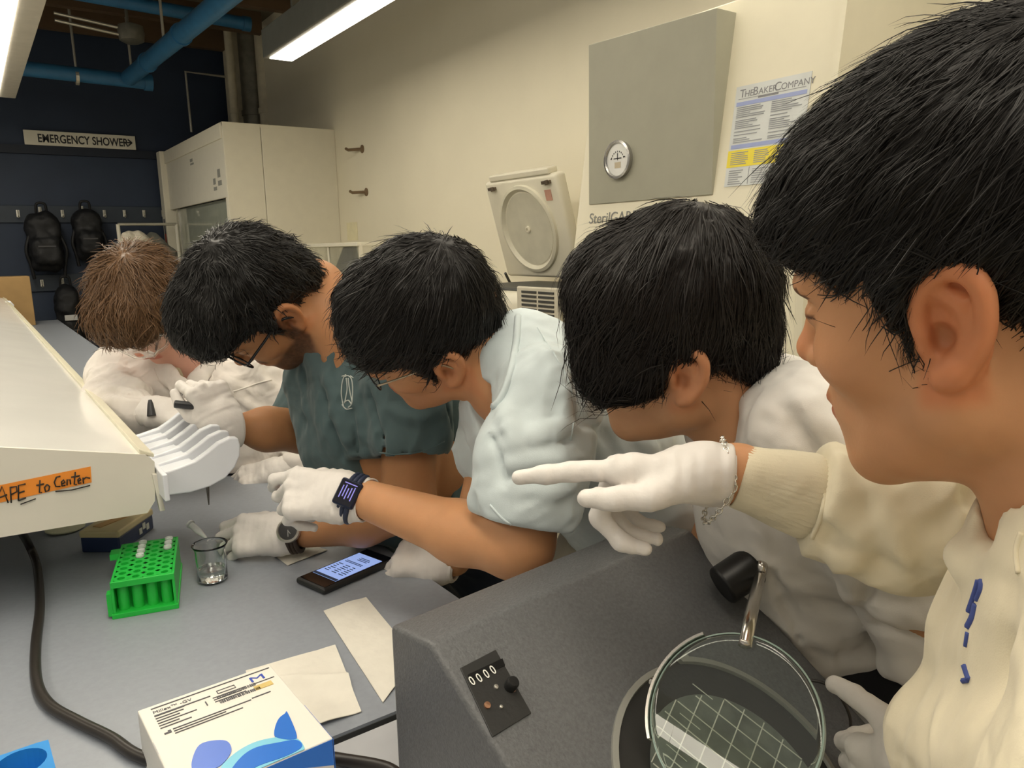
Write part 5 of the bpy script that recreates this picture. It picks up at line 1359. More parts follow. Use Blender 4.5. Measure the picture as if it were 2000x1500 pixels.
# bracelet
b_c = P(1398, 925, .692); bd = nrm(P(1440, 928, .689) - P(1395, 925, .692)); f1 = nrm(np.cross(bd, (0, 0, 1))); f2 = np.cross(f1, bd)
br = thing('bracelet', 'silver chain bracelet hanging on the pointing wrist', 'bracelet', b_c)
nl = 46
for k in range(nl):
    def bp_(a):
        x_ = math.cos(a) * .0325; y_ = math.sin(a) * (.0325 if math.sin(a) < 0 else .0325) 
        dn = max(0, -math.sin(a) * f2[2] * 1.0 + 0) 
        q = b_c + f1 * x_ + f2 * y_ + bd * (.004 + .010 * (1 - abs(math.sin(a))))
        low = max(0.0, (b_c[2] - q[2]) / .0325); return q + np.array([0, 0, -.014 * low]) - bd * .012 * low
    a0, a1 = 2 * math.pi * k / nl, 2 * math.pi * (k + 1.25) / nl
    q0, q1 = bp_(a0), bp_(a1); u_ = nrm(q1 - q0); w_ = nrm(np.cross(u_, f1 + .3 * f2)); w_ = w_ if k % 2 else np.cross(u_, w_); L0 = np.linalg.norm(q1 - q0) / 2; cc0 = (q0 + q1) / 2
    MB().tube([cc0 + u_ * math.cos(t_) * L0 + w_ * math.sin(t_) * .0022 for t_ in np.linspace(0, 2 * math.pi, 11)[:-1]], .0008, 5, closed=True).build('link', mat('silver', (.75, .72, .66), rough=.25, metal=1.0), br, smooth=True)
# hair
m_h5 = hair_mat('black_hair', (.010, .0085, .0075))
hair(h5, [((-.016, 0, .064), (.110, .090, .100)), ((.045, 0, .082), (.062, .074, .060)), ((.076, .0, .076), (.040, .062, .036)), ((.018, .074, .03), (.010, .066, -.022), .013, .007), ((.018, -.074, .03), (.010, -.066, -.022), .013, .007), ((-.07, 0, .0), (.055, .070, .06))],
     [((.118, 0, -.008), (.072, .12, .062)), ((.060, 0, -.085), (.054, .14, .088)), ((-.006, .080, -.002), (.022, .03, .040)), ((-.006, -.080, -.002), (.022, .03, .040)), ((-.03, 0, -.12), (.08, .09, .09))],
     m_h5, p5, 18500, (-.075, .01, .150), .060, .0008, lift=.006, curl=.10, cfreq=9, grav=.15, bias=(.75, 0, -.15), seed=5, wild=.03, clump=.009, over=.010)
tr = trousers(p5, m_black, (T5[0] + .08, T5[1] - .16, .93), ((T5[0] + .02, T5[1] - .10, .03), (T5[0] + .22, T5[1] - .22, .03)))

# ================================================================== person: white tee, second from the right
R4, T4 = head_frame((-.953, -.106, -.282), (-.184, -.536, .824), (-.239, .838, .491), (.197, .048, -.879))
h4 = Head(R4, T4, 1.0)
p4 = person('person in a white t-shirt with long black curtain hair', (T4[0], T4[1], 0))
sk4 = skin_mat('skin_light_tan', (.57, .30, .158))
nb4 = P(1485, 850, .92)
nk = [Cone(h4.w(-.035, 0, -.055), nb4, .056, .062), Cone(h4.w(-.01, 0, -.03), h4.w(-.05, 0, -.09), .055, .056)]
tor4 = [Cone(nb4, P(1620, 1150, 1.02), .06, .09)]
arm4 = [Cone(P(1450, 900, 1.04), P(1400, 1080, 1.10), .042, .040), Cone(P(1400, 1080, 1.10), P(1330, 1180, 1.12), .038, .03),
        Cone(P(1600, 860, .82), P(1830, 1250, .84), .042, .038), Cone(P(1830, 1250, .84), P(1860, 1640, .80), .038, .034), Cone(P(1860, 1640, .80), P(1815, 1660, .77), .034, .028)]
body_mesh('body', nk, h4, .0026, .006, arm4, tor4, sk4, p4, dict(blush=.4), (T4 - .19, T4 + .19))
m_wt = fabric('white_tee_cotton', (.72, .69, .645), fold=.45, fscale=8)
tee = [Cone(P(1490, 835, .92), P(1545, 1010, .98), .088, .120), Cone(P(1545, 1010, .98), P(1590, 1290, 1.04), .118, .095), Cone(P(1590, 1290, 1.04), P(1600, 1480, 1.06), .095, .092),
       Cone(P(1575, 835, .82), P(1465, 835, 1.04), .066, .066), Cone(P(1610, 900, .98), P(1750, 1150, 1.04), .10, .12), Cone(P(1750, 1150, 1.04), P(1790, 1550, 1.08), .125, .12),
       Cone(P(1585, 845, .81), P(1740, 1080, .84), .064, .062), Cone(P(1740, 1080, .84), P(1840, 1260, .86), .062, .060), Cone(P(1455, 850, 1.04), P(1440, 985, 1.04), .060, .062)]
hemn = nrm(np.cross(P(1645, 1372, .95) - P(1560, 1342, .945), P(1790, 1470, .95) - P(1560, 1342, .945))); hemn = hemn if hemn[2] < 0 else -hemn
cut4 = [Cone(h4.w(-.03, 0, -.05), P(1470, 838, .91), .058, .062), Half(P(1560, 1340, .945), -hemn)]
BENCH_CUT = RBox((-.43, 4.0, .425), (1.006, 3.3, .500), None, .002)
F4 = ((((1695, 1080), (1685, 1180), (1660, 1280), (1645, 1345)), -.013), (((1672, 1100), (1660, 1200), (1638, 1320)), .014), (((1710, 1185), (1780, 1195), (1850, 1205)), .016), (((1700, 1225), (1790, 1240), (1860, 1250)), -.012), (((1690, 1290), (1770, 1300), (1850, 1325)), .014), (((1690, 1345), (1760, 1365), (1800, 1380)), -.010),
      (((1500, 1060), (1520, 1150), (1560, 1250)), -.010), (((1475, 1010), (1500, 1080)), .012), (((1560, 790), (1610, 830), (1650, 880)), .011), (((1540, 830), (1580, 880), (1610, 940)), -.010), (((1480, 880), (1470, 950), (1480, 1020)), -.010))
tee4 = garment('t_shirt', tee, m_wt, p4, h=.0042, k=.018, cuts=cut4, folds=F4, wr=((.004, 17, foldm(-60, .3), 1), (.003, 26, foldm(15, .3), 2), (.0018, 60, foldm(-40, .3), 3)))
# hem: lower layer edge
trousers(p4, m_black, (.93, .52, .84), ((.94, .62, .03), (1.02, .42, .03)))
glove(p4, P(1812, 1690, .79), cv(-.15, -1, .05), cv(-.55, .1, .82), True, curls((.35, .5, .3), (.5, .7, .3), (.6, .8, .3), (.6, .8, .3)), P(1840, 1640, .795), h=.0024, cuff=.05, cr=.036)
m_h4 = hair_mat('black_brown_hair', (.011, .0085, .007))
hair(h4, [((-.008, 0, .064), (.104, .090, .100)), ((.050, .012, .082), (.070, .082, .066)), ((.082, .035, .030), (.034, .052, .064)), ((.060, .070, .02), (.052, .022, .05)), ((-.066, 0, .01), (.042, .062, .065)), ((.088, -.03, .03), (.03, .05, .05))],
     [((.062, .02, -.100), (.100, .13, .092)), ((-.004, .088, -.010), (.022, .03, .034)), ((-.03, 0, -.125), (.09, .09, .08)), ((.075, .05, -.055), (.03, .04, .022))],
     m_h4, p4, 13000, (-.04, -.02, .165), .075, .0012, lift=.006, curl=.06, cfreq=6, grav=.35, seed=4, wild=.03, clump=.014, over=.006)

# ================================================================== person: pale blue tee, centre
R3, T3 = head_frame((-.911, -.401, -.093), (.255, -.727, .637), (-.323, .557, .765), (-.112, .076, -1.119))
h3 = Head(R3, T3, 1.0)
p3 = person('person in a pale blue t-shirt with a square smartwatch', (T3[0], T3[1], 0))
sk3 = skin_mat('skin_brown_tan', (.56, .28, .135))
nb3 = P(1015, 735, 1.13)
nk = [Cone(h3.w(-.035, 0, -.05), nb3, .056, .066), Cone(h3.w(-.01, 0, -.03), h3.w(-.06, 0, -.08), .055, .056)]
tor3 = [Cone(nb3, P(1200, 900, 1.2), .08, .12)]
sh3, el3, wr3 = P(1065, 800, 1.03), P(1012, 1062, 1.0), P(712, 974, 1.14)
arm3 = [Cone(sh3, el3, .05, .045), Cone(el3, P(900, 1040, 1.05), .045, .042), Cone(P(900, 1040, 1.05), wr3, .042, .029),
        Cone(P(975, 800, 1.24), P(950, 985, 1.22), .045, .040), Cone(P(950, 985, 1.22), P(888, 1092, 1.30), .038, .029)]
body_mesh('body', nk, h3, .0031, .006, arm3, tor3, sk3, p3, dict(blush=.35), (T3 - .19, T3 + .19))
m_bt = fabric('pale_blue_tee_cotton', (.60, .67, .68), fold=.45, fscale=8)
tee = [Cone(P(1025, 725, 1.13), P(1150, 850, 1.17), .088, .125), Cone(P(1150, 850, 1.17), P(1270, 1000, 1.23), .125, .125), Cone(P(1000, 800, 1.16), P(1040, 900, 1.18), .075, .09),
       Cone(P(1075, 775, 1.02), P(985, 770, 1.25), .068, .066), chain([(P(1072, 790, 1.02), .068), (P(1045, 880, 1.005), .074), (P(1028, 985, 1.0), .076)])[0], Cone(P(1045, 880, 1.005), P(1030, 975, 1.0), .072, .074), Cone(P(980, 780, 1.25), P(960, 880, 1.24), .062, .060), Cone(P(1180, 900, 1.16), P(1260, 1060, 1.2), .10, .10)]
sl_ax = nrm(P(1026, 1010, 1.0) - P(1045, 880, 1.005))
cut3 = [Cone(h3.w(-.03, 0, -.045), P(1008, 735, 1.125), .058, .062), flatcut(P(1030, 1022, 1.0), P(1012, 1062, 1.0) - P(1050, 860, 1.01), .10, .10), Cone(P(1034, 985, 1.0), P(1022, 1040, 1.0), .054, .058), Ell(P(955, 800, 1.08), (.028, .04, .045))]
F3 = ((((1008, 862), (1060, 850), (1115, 832)), .010), (((1000, 885), (1055, 876), (1110, 860)), -.009), (((1000, 905), (1060, 898), (1115, 890)), .011), (((1000, 935), (1050, 925), (1105, 925)), -.008), (((1000, 955), (1060, 955), (1110, 950)), .009), (((1130, 820), (1180, 850), (1210, 900)), -.009), (((1100, 700), (1125, 760), (1128, 830)), -.009), (((1060, 690), (1090, 740), (1100, 800)), .010), (((1235, 850), (1262, 870), (1280, 920)), .010), (((960, 850), (975, 900), (985, 950)), -.008), (((985, 800), (1000, 830), (1010, 880)), .009))
tee3 = garment('t_shirt', tee, m_bt, p3, h=.0042, k=.018, cuts=cut3, folds=F3, wr=((.0035, 19, foldm(35, .28), 1), (.0025, 30, foldm(80, .3), 2), (.0018, 60, foldm(20, .3), 3)))
trousers(p3, m_khaki, P(1270, 1130, 1.27), ((T3[0] + .30, T3[1] - .02, .03), (T3[0] + .50, T3[1] - .16, .03)))
glove(p3, P(688, 972, 1.15), cv(-1, .04, -.06), cv(.05, .55, .83), True, curls((.55, .75, .5), (1.0, 1.2, .6), (1.1, 1.2, .6), (1.15, 1.2, .6)), P(730, 978, 1.13), h=.0021,
      thumb=((.82, .40, -.40), (.95, .0, -.35), (.95, -.25, -.25)), cuff=.030, cr=.033, s=1.04, crumple=.0011)
glove(p3, P(880, 1096, 1.305), cv(-1, .16, 0), cv(-.05, .75, .65), False, curls((.7, 1.0, .6), (.85, 1.1, .6), (.95, 1.1, .6), (1.0, 1.1, .6)), P(900, 1100, 1.30), h=.0022,
      thumb=((.75, .40, -.35), (.95, -.1, -.35), (.9, -.35, -.25)), cuff=.014, cr=.033, s=1.0, crumple=.0011)
# smartwatch
wq = P(690, 973, 1.145); wd = nrm(wr3 - P(900, 1040, 1.05)); wz = cv(-.05, .35, .94); RW = frame(wd, wz)
sw_ = thing('smartwatch', 'dark blue square smartwatch worn over the white glove cuff', 'watch', wq)
MB().tube([wq + wd * -.000 + RW[:, 1] * math.cos(a) * .036 + RW[:, 2] * math.sin(a) * .0315 for a in np.linspace(0, 2 * math.pi, 33)[:-1]], .004, 8, closed=True).build('strap', mat('navy_strap', (.02, .028, .06), rough=.5), sw_, smooth=True)
for o_ in (-.008, .008): MB().tube([wq + wd * o_ + RW[:, 1] * math.cos(a) * .036 + RW[:, 2] * math.sin(a) * .0315 for a in np.linspace(0, 2 * math.pi, 33)[:-1]], .004, 8, closed=True).build('strap', MATS['navy_strap'], sw_, smooth=True)
wt = wq + RW[:, 2] * .033
MB().box(wt, (.017, .0205, .0052), RW).build('watch_case', mat('navy_case', (.018, .025, .055), rough=.3, metal=.5), sw_, bevel=.004, seg=3)
sc_ = MB().box(wt + RW[:, 2] * .0054, (.0145, .018, .0004), RW).build('watch_screen', mat('dark_screen', (.006, .006, .014), rough=.15), sw_)
strips('screen_print', [(-.010 + .0045 * k, -.011 + (k % 3) * .002, -.0085 + .0045 * k, .010 - (k % 2) * .003) for k in range(5)] + [(-.011, -.0145, .009, -.013)], wt + RW[:, 2] * .006, RW, mat('violet_print', (.22, .20, .55), emit=(.25, .22, .7), estr=.5), sc_)
m_h3 = hair_mat('black_thick_hair', (.011, .0095, .0085))
hair(h3, [((-.008, 0, .062), (.104, .088, .100)), ((.048, 0, .082), (.066, .080, .062)), ((.078, 0, .058), (.040, .066, .045)), ((-.068, 0, .01), (.038, .060, .058)), ((.020, .072, .03), (.014, .066, -.012), .012, .007)],
     [((.122, 0, -.030), (.062, .12, .062)), ((.055, 0, -.092), (.078, .14, .085)), ((-.004, .088, -.006), (.027, .035, .040)), ((-.03, 0, -.125), (.09, .09, .085))],
     m_h3, p3, 11000, (-.075, -.01, .150), .060, .0013, lift=.006, bias=(.4, 0, 0), curl=.05, cfreq=6, grav=.25, seed=3, wild=.05, clump=.012)

# ================================================================== person: teal tee
R2, T2 = head_frame((-.538, -.841, -.063), (.682, -.478, .553), (-.495, .254, .831), (-.432, .143, -1.329))
h2 = Head(R2, T2, 1.0)
p2 = person('person in a teal t-shirt with black glasses and a beard', (T2[0], T2[1], 0))
sk2 = skin_mat('skin_deep_tan', (.42, .20, .09))
nb2 = P(685, 660, 1.40)
nk = [Cone(h2.w(-.035, 0, -.05), nb2, .056, .066), Cone(h2.w(-.01, 0, -.03), h2.w(-.06, 0, -.08), .055, .056)]
tor2 = [Cone(nb2, P(800, 900, 1.46), .08, .12)]
sh2, el2, wr2 = P(800, 745, 1.32), P(798, 985, 1.33), P(600, 1038, 1.37)
arm2 = [Cone(sh2, el2, .052, .046), Cone(el2, P(710, 1020, 1.35), .045, .041), Cone(P(710, 1020, 1.35), wr2, .040, .029),
        Cone(P(610, 750, 1.60), P(598, 840, 1.56), .05, .046), Cone(P(598, 840, 1.56), P(520, 838, 1.50), .046, .042), Cone(P(520, 838, 1.50), P(468, 834, 1.46), .041, .027)]
body_mesh('body', nk, h2, .0032, .006, arm2, tor2, sk2, p2, dict(beard=.92, blush=.3), (T2 - .19, T2 + .19))
m_tt = fabric('teal_tee_cotton', (.082, .125, .130), fold=.45, fscale=9)
tee = [Cone(P(690, 675, 1.42), P(745, 800, 1.45), .095, .135), Cone(P(745, 800, 1.45), P(800, 960, 1.48), .130, .12), Cone(P(640, 740, 1.5), P(690, 860, 1.48), .08, .10), Cone(P(790, 730, 1.33), P(630, 740, 1.58), .075, .07),
       Cone(P(800, 745, 1.32), P(803, 850, 1.315), .068, .070), Cone(P(615, 750, 1.60), P(588, 810, 1.575), .058, .055), Cone(P(840, 760, 1.45), P(860, 930, 1.5), .09, .09), Cone(P(700, 880, 1.45), P(752, 985, 1.44), .072, .06)]
sax = nrm(P(805, 890, 1.31) - P(800, 745, 1.32))
cut2 = [Cone(h2.w(-.03, 0, -.045), P(678, 655, 1.395), .056, .060), Cone(P(806, 905, 1.31), P(806, 960, 1.31), .072, .08), Cone(P(804, 860, 1.313), P(806, 910, 1.31), .056, .060)]
F2 = ((((640, 735), (662, 800), (692, 880)), .011), (((622, 745), (640, 810), (668, 890)), -.009), (((702, 770), (716, 850), (735, 930)), .011), (((690, 800), (700, 880), (715, 950)), -.008), (((722, 760), (735, 830), (748, 890)), -.011), (((592, 720), (598, 770), (605, 810)), .009), (((860, 760), (880, 830), (890, 900)), -.010), (((770, 800), (800, 820), (850, 810)), .008))
tee2 = garment('t_shirt', tee, m_tt, p2, h=.0045, k=.018, cuts=[cut2[0], flatcut(P(806, 893, 1.31), sax, .10, .10), cut2[2], BENCH_CUT], folds=F2, wr=((.0035, 17, foldm(70, .28), 1), (.003, 30, foldm(65, .2), 2), (.0018, 60, foldm(60, .25), 3)))
trousers(p2, m_jean, (.79, 1.30, .95), ((T2[0] + .40, T2[1] + .10, .03), (T2[0] + .42, T2[1] - .14, .03)))
glove(p2, P(566, 1042, 1.375), cv(-1, -.06, -.02), cv(.0, .62, .78), True, curls((.5, .8, .5), (.6, .8, .5), (.7, .8, .5), (.75, .85, .5)), P(600, 1038, 1.37), h=.0021,
      thumb=((.85, .45, -.3), (.98, .05, -.2), (.98, -.1, -.15)), cuff=.012, cr=.032, s=1.02, crumple=.0007)
glove(p2, P(447, 838, 1.445), cv(-.55, .85, -.1), cv(.55, .35, .75), False, curls((.75, .9, .3), (1.0, 1.0, .5), (1.05, 1.0, .5), (1.1, 1.0, .5)), P(500, 838, 1.48), h=.0021,
      thumb=((.85, .45, -.3), (.95, .1, -.3), (.98, -.1, -.2)), cuff=.020, cr=.034, s=1.0, crumple=.0008)
# wristwatch
wq = P(577, 1040, 1.37); wd = nrm(wr2 - P(710, 1020, 1.35)); wz = cv(-.08, .28, .95); RW = frame(wd, wz)
ww = thing('wristwatch', 'round brown wristwatch with a black dial and pale bezel', 'watch', wq)
for o_ in (-.007, 0, .007): MB().tube([wq + wd * o_ + RW[:, 1] * math.cos(a) * .0345 + RW[:, 2] * math.sin(a) * .030 for a in np.linspace(0, 2 * math.pi, 33)[:-1]], .0042, 8, closed=True).build('strap', mat('brown_leather', (.045, .028, .018), rough=.5), ww, smooth=True)
wt = wq + RW[:, 2] * .032
MB().lathe([(.0205, -.004), (.0215, .0), (.021, .006), (.0175, .0085), (.0165, .006)], wt, RW, 36, caps=False).build('watch_case', mat('pale_bezel', (.62, .58, .50), rough=.3, metal=.6), ww, auto=40)
dl = MB().lathe([(.0170, .0055), (.0001, .0057)], wt, RW, 36).build('watch_dial', mat('black_dial', (.012, .011, .011), rough=.25), ww)
Rw2 = RW @ np.array([[math.cos(.6), -math.sin(.6), 0], [math.sin(.6), math.cos(.6), 0], [0, 0, 1]])
strips('watch_hands', [(-.0005, -.001, .0005, .011)], wt + RW[:, 2] * .006, RW, mat('dial_grey', (.35, .34, .33)), dl); strips('watch_hands', [(-.0006, -.001, .0006, .008)], wt + RW[:, 2] * .006, Rw2, MATS['dial_grey'], dl)
m_h2 = hair_mat('black_wavy_hair', (.013, .012, .011))
hair(h2, [((-.012, 0, .058), (.102, .084, .098)), ((.045, 0, .090), (.070, .078, .062)), ((.086, 0, .082), (.044, .066, .048)), ((-.07, 0, .0), (.045, .062, .06)), ((.016, .072, .03), (.012, .066, -.012), .011, .008)],
     [((.128, 0, -.020), (.064, .12, .066)), ((.060, 0, -.085), (.078, .14, .082)), ((-.004, .088, -.004), (.026, .035, .038)), ((-.035, 0, -.125), (.09, .09, .082))],
     m_h2, p2, 9000, (-.06, 0, .155), .045, .0016, lift=.008, curl=.45, cfreq=22, grav=.1, seed=2, wild=.03, clump=.018, capnoise=.005)

# ================================================================== person: lab coat, farthest
R1, T1 = head_frame((-.08, -.903, .423), (.984, -.005, .176), (-.157, .431, .889), (-.852, .182, -1.78))
h1 = Head(R1, T1, 1.0)
p1 = person('person in a white lab coat and clear goggles at the far end', (T1[0], T1[1], 0))
sk1 = skin_mat('skin_pink', (.66, .36, .27))
nb1 = P(385, 690, 1.90)
nk = [Cone(h1.w(-.035, 0, -.05), nb1, .055, .066)]
tor1 = [Cone(nb1, P(420, 850, 2.0), .08, .11)]
arm1 = [Cone(P(250, 745, 1.93), P(235, 795, 1.82), .042, .036), Cone(P(235, 795, 1.82), P(280, 802, 1.69), .034, .027),
        Cone(P(540, 780, 1.95), P(640, 900, 1.92), .05, .045), Cone(P(640, 900, 1.92), P(565, 918, 1.86), .042, .03)]
body_mesh('body', nk, h1, .0038, .007, arm1, tor1, sk1, p1, dict(blush=.9), (T1 - .19, T1 + .19))
m_lc = fabric('white_lab_coat_cloth', (.72, .67, .62), fold=.8, fscale=10)
coat = [Cone(P(385, 730, 1.93), P(420, 900, 2.02), .11, .16), Cone(P(260, 730, 1.95), P(500, 740, 1.98), .085, .095), Cone(P(240, 740, 1.93), P(228, 790, 1.82), .080, .068), Cone(P(228, 790, 1.82), P(262, 803, 1.70), .064, .048),
        Cone(P(510, 750, 1.97), P(600, 860, 1.96), .09, .075), Cone(P(600, 860, 1.96), P(628, 905, 1.93), .07, .06), Cone(P(628, 905, 1.93), P(585, 912, 1.88), .055, .045), Cone(P(330, 760, 1.92), P(350, 900, 1.98), .10, .13), Cone(P(470, 760, 1.95), P(500, 880, 2.0), .11, .13), Cone(P(440, 860, 2.04), (.79, 1.98, .90), .15, .17), Cone((.79, 1.98, .90), (.82, 1.95, .55), .17, .19)]
coat1 = garment('lab_coat', coat, m_lc, p1, h=.0072, k=.02, folds=((((430, 735), (470, 775), (510, 800)), .014), (((480, 700), (515, 740), (540, 780)), .013), (((450, 700), (480, 745), (500, 770)), -.012), (((215, 720), (250, 750), (290, 765)), .012), (((210, 760), (240, 772), (275, 775)), -.010), (((400, 760), (430, 800), (450, 830)), -.010), (((430, 800), (480, 830), (530, 835)), .012)), cuts=[Cone(h1.w(-.0, 0, -.06), P(372, 715, 1.82), .05, .05), Cone(P(356, 700, 1.80), P(352, 752, 1.80), .030, .012), BENCH_CUT], wr=((.006, 15, foldm(55, .3), 1), (.005, 30, foldm(-30, .3), 2), (.003, 55, foldm(20, .3), 3)))
garment('inner_shirt', [Cone(P(372, 700, 1.88), P(362, 770, 1.90), .06, .05)], fabric('cream_shirt', (.72, .64, .44), fold=.3), p1, h=.005)
for pts in (((318, 712, 1.83), (330, 735, 1.815), (352, 757, 1.80), (358, 768, 1.80)), ((405, 690, 1.86), (400, 720, 1.84), (385, 745, 1.82), (372, 768, 1.81))):
    a_ = [P(*q) for q in pts]; garment('lapel', [Cone(a_[i], a_[i + 1], .020, .018, (cv(0, 0, 1), .35)) for i in range(len(a_) - 1)], m_lc, p1, h=.004, k=.01)
trousers(p1, m_black, (.80, 1.93, .93), ((T1[0] + .44, T1[1] + .12, .03), (T1[0] + .46, T1[1] - .10, .03)))
glove(p1, P(290, 802, 1.68), cv(1, .0, .1), cv(.1, .75, .65), False, curls((.15, .3, .2), (.3, .4, .3), (.5, .6, .4), (.6, .7, .4)), P(240, 803, 1.72), h=.0023,
      thumb=((.8, .5, -.1), (.95, .2, -.1), (.98, 0, 0)), cuff=.045, cr=.036, s=1.0)
glove(p1, P(548, 918, 1.855), cv(-1, -.28, .1), cv(-.1, .75, .62), True, curls((.6, .9, .5), (.65, 1.0, .5), (.7, 1.0, .5), (.8, 1.0, .5)), P(600, 910, 1.88), h=.0023, spread=dict(index=.10, middle=.03, ring=-.06, pinky=-.16),
      thumb=((.7, .65, -.3), (.9, .35, -.4), (.95, .1, -.4)), cuff=.04, cr=.036, s=1.02, crumple=.0011)
m_h1 = hair_mat('brown_hair', (.115, .062, .030), rough=.4)
hair(h1, [((-.014, 0, .056), (.108, .092, .096)), ((.050, 0, .074), (.070, .086, .062)), ((.085, 0, .050), (.036, .076, .050)), ((.03, .078, .03), (.03, .02, .05)), ((.03, -.078, .03), (.03, .02, .05))],
     [((.126, .01, -.032), (.062, .12, .062)), ((.055, .03, -.095), (.090, .14, .092)), ((-.03, 0, -.125), (.09, .09, .082))],
     m_h1, p1, 7000, (-.045, .02, .146), .070, .0019, lift=.012, curl=.30, cfreq=9, grav=.2, seed=6, wild=.05, clump=.022, capnoise=.005)
for p_, m__, feet in ((p5, 0, ((T5[0] + .02, T5[1] - .10), (T5[0] + .22, T5[1] - .22))), (p4, 0, ((.94, .62), (1.02, .42))), (p3, 0, ((T3[0] + .30, T3[1] - .02), (T3[0] + .50, T3[1] - .16))), (p2, 0, ((T2[0] + .40, T2[1] + .10), (T2[0] + .42, T2[1] - .14))), (p1, 0, ((T1[0] + .44, T1[1] + .12), (T1[0] + .46, T1[1] - .10)))):
    for fx_, fy_ in feet:
        v = Vol((fx_ - .25, fy_ - .15, -.01), (fx_ + .15, fy_ + .15, .16), .008)
        v.add([Ell((fx_ - .10, fy_, .035), (.11, .045, .035)), Ell((fx_, fy_, .05), (.07, .045, .055))], .03); v.cut(Half((0, 0, .002), (0, 0, 1)), .003)
        V, Q = v.mesh(); mesh_np('shoe', V, Q, mat('dark_shoe', (.05, .05, .055), rough=.5), p_)
# ================================================================== WORN AND HELD THINGS
def lens_ring(h, c, R_, rx, rz, r, m, parent, name='rim', sq=2.6, n=40):
    pts = []
    for k in range(n):
        a = 2 * math.pi * k / n; ca, sa = math.cos(a), math.sin(a); e = 2 / sq
        pts.append(np.array(c) + R_ @ np.array([0, rx * math.copysign(abs(ca) ** e, ca), rz * math.copysign(abs(sa) ** e, sa)]))
    MB().tube([h.w(p) for p in pts], r, 7, closed=True).build(name, m, parent, smooth=True); return pts
def glasses(h, label, m, mt, r, rx, rz, dz=0.0, thick=1.0, tip=None, dx=0.0):
    t = thing('glasses', label, 'glasses', h.w(.11, 0, .01))
    m_l = mat('lens_glass', (.93, .95, .95), rough=.02, trans=1.0, ior=1.05, var=0)
    for s in (-1, 1):
        a = .12 * s; R_ = np.array([[math.cos(a), -math.sin(a), 0], [math.sin(a), math.cos(a), 0], [0, 0, 1]])
        c = (.106 + dx, .033 * s, .010 + dz); pts = lens_ring(h, c, R_, rx, rz, r * thick, m, t)
        b = MB(); b.prism([h.w(p) for p in pts], h.R @ (R_ @ np.array([.0008, 0, 0]))).build('lens', m_l, t)
        hg = h.w(.098 + dx, .068 * s, .018 + dz); 
        MB().tube([h.w(.103 + dx, (.033 + rx) * s, .016 + dz), hg], r * 1.2, 7).build('hinge', m, t)
        MB().tube(smooth_path([hg, h.w(.05, .0755 * s, .020 + dz * .5), h.w(.008, .080 * s, .020), h.w(-.010, .084 * s, .006), h.w(-.018, .083 * s, -.012)]), r * 1.25, 8).build('temple', mt, t, smooth=True)
    MB().tube(smooth_path([h.w(.110 + dx, .033 - rx + .001, .013 + dz), h.w(.116 + dx, 0, .016 + dz), h.w(.110 + dx, -.033 + rx - .001, .013 + dz)]), r, 7).build('bridge', m, t, smooth=True)
    return t
m_bfr = mat('black_acetate', (.012, .012, .014), rough=.25)
m_gold = mat('pale_metal_temple', (.45, .38, .27), rough=.3, metal=.8)
m_dkm = mat('dark_metal_rim', (.03, .032, .035), rough=.3, metal=.6)
glasses(h2, 'black framed glasses on the bearded face', m_bfr, m_bfr, .0019, .026, .0215)
glasses(h3, 'thin metal rimmed glasses on the face above the pale blue t-shirt', m_dkm, m_gold, .0012, .0265, .0225)
# goggles
gg = thing('goggles', 'clear safety goggles on the brown-haired person', 'goggles', h1.w(.11, 0, .01))
m_clear = mat('clear_goggle_plastic', (.92, .94, .92), rough=.05, trans=.95, ior=1.15)
n = 28; out = []
for k in range(n):
    a = 2 * math.pi * k / n; ca, sa = math.cos(a), math.sin(a); y_ = .082 * math.copysign(abs(ca) ** .8, ca); z_ = .036 * math.copysign(abs(sa) ** .8, sa) + .012 - (.012 if sa < 0 and abs(ca) < .25 else 0)
    out.append((.118 - 4.2 * y_ * y_, y_, z_))
MB().tube([h1.w(p) for p in out], .0034, 8, closed=True).build('goggle_rim', m_clear, gg, smooth=True)
MB().tube([h1.w(p[0] - .022, p[1] * .93, p[2] * .95) for p in out], .0034, 8, closed=True).build('face_seal', m_clear, gg, smooth=True)
V = [h1.w(p) for p in out] + [h1.w(p[0] - .022, p[1] * .93, p[2] * .95) for p in out]
b = MB(); b.add(V, [(k, (k + 1) % n, n + (k + 1) % n, n + k) for k in range(n)]); b.build('side_wall', m_clear, gg, smooth=True)
ctrg = h1.w(.122, 0, .012); b = MB(); b.add([h1.w(p) for p in out] + [ctrg], [(k, (k + 1) % n, n) for k in range(n)]); b.build('lens', m_clear, gg, smooth=True)
for s in (-1, 1): MB().tube(smooth_path([h1.w(.085, .082 * s, .012), h1.w(.03, .094 * s, .012), h1.w(-.05, .085 * s, .02), h1.w(-.10, .04 * s, .025)]), .004, 8).build('strap', m_clear, gg, smooth=True)
# pipette
a, b_ = P(392, 778, 1.475), P(408, 986, 1.40); ax = nrm(b_ - a)
pp = thing('pipette', 'dark single channel pipette pointing down at the tube', 'pipette', b_)
L = np.linalg.norm(b_ - a); m_pip = mat('pipette_black', (.02, .02, .022), rough=.35); m_pal = mat('pipette_pale', (.70, .68, .62), rough=.35)
RPp = frame(np.cross(ax, (0, 1, 0)), ax)
MB().lathe([(.007, -.012), (.008, -.010), (.008, -.002), (.004, .0), (.004, .016), (.012, .018), (.0145, .03), (.0135, .06), (.012, .10), (.009, .112), (.006, .118), (.0001, .118)], a, RPp, 20).build('handle', m_pip, pp, auto=40)
MB().box(a + ax * .026 + RPp[:, 0] * .018, (.016, .006, .005), RPp).build('finger_hook', m_pip, pp, bevel=.002)
MB().lathe([(.006, .117), (.0052, .15), (.0042, L - .05), (.0036, L - .045), (.0001, L - .045)], a, RPp, 16).build('shaft', m_pal, pp, auto=40)
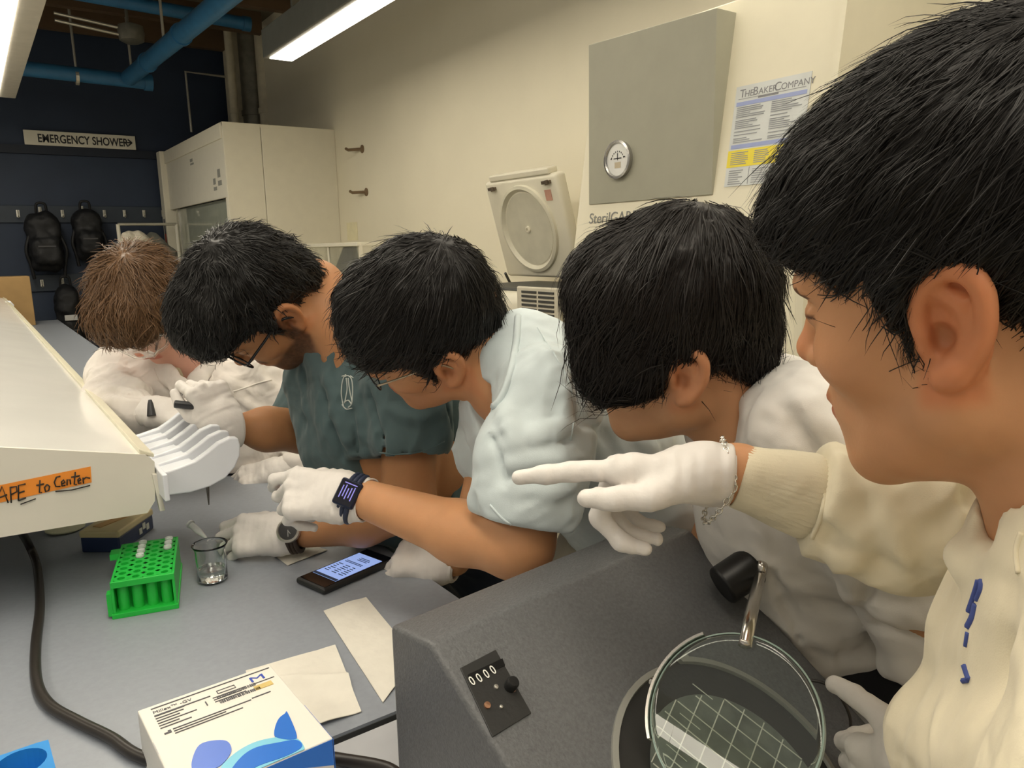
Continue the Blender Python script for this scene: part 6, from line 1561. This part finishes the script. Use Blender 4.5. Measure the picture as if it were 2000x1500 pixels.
MB().lathe([(.0042, L - .052), (.0036, L - .04), (.0016, L - .006), (.0008, L)], a, RPp, 12).build('tip', mat('tip_grey', (.16, .15, .14), rough=.3), pp, auto=40)
hk = P(350, 788, 1.40)
tag(MB().cyl(P(340, 789, 1.415), P(392, 794, 1.43), .0075, n=14).build('marker_pen', m_pip, bevel=.002), 'black marker held crosswise in the raised gloved hand', 'pen')
q0, q1 = P(293, 781, 1.645), P(296, 812, 1.64)
t = thing('black_pen', 'short black pen standing in the lab coat wearer\'s glove', 'pen', q1)
MB().tube([q0, q0 * .75 + q1 * .25, q1], [.0035, .006, .0095], 12).build('pen_cap', m_pip, t, auto=40)
# clear tube held in the lower left glove
ta = P(405, 1052, 1.345); tb_ = P(372, 1024, 1.36); zax = nrm(tb_ - ta)
microtube(tb_ - zax * .002, 'clear open microtube held over the beaker rim', None, frame((1, 0, 0), zax), 1.15)
# chest print on the teal tee
m_pr = mat('white_shirt_print', (.55, .58, .54), rough=.8)
for pts in (((672, 735), (668, 750), (667, 772), (671, 795)), ((672, 736), (680, 734), (687, 742), (689, 765), (687, 790)), ((676, 738), (678, 760), (673, 788)), ((680, 738), (683, 762), (688, 785)), ((668, 790), (676, 799), (688, 797)), ((672, 786), (680, 782), (686, 790), (680, 796)), ((668, 735), (676, 732)), ((684, 734), (690, 738))):
    seam(tee2, pts, .0011, m_pr, 'chest_print', lift=.0005)
# hems, collars, seams
seam(tee3, ((957, 986), (985, 1016), (1020, 1034), (1060, 1040), (1100, 1034)), .0016, m_bt)
seam(tee3, ((1050, 640), (1082, 690), (1110, 740), (1122, 800), (1115, 860)), .0014, m_bt)
seam(tee3, ((1012, 618), (1008, 670), (996, 735), (975, 785), (950, 800)), .0055, m_bt, 'collar')
seam(tee4, ((1478, 700), (1474, 745), (1450, 805), (1420, 850), (1395, 875)), .0060, m_wt, 'collar')
seam(tee4, ((1535, 706), (1498, 760), (1515, 800), (1548, 860)), .0014, m_wt)
seam(tee2, ((742, 884), (780, 888), (830, 880), (868, 862)), .0014, m_tt)
seam(coat1, ((455, 765), (480, 757), (505, 748), (530, 742)), .0022, m_lc, 'pocket_edge')
seam(coat1, ((455, 765), (465, 800), (475, 830)), .0018, m_lc); seam(coat1, ((408, 705), (415, 740), (400, 775), (385, 800)), .0022, m_lc); seam(coat1, ((300, 720), (312, 745), (340, 770)), .0022, m_lc)
seam(sweat, ((1995, 1040), (1985, 1075), (1990, 1120)), .0018, m_sweat)
seam(tee4, ((1565, 1325), (1600, 1335), (1640, 1345)), .0014, m_wt)
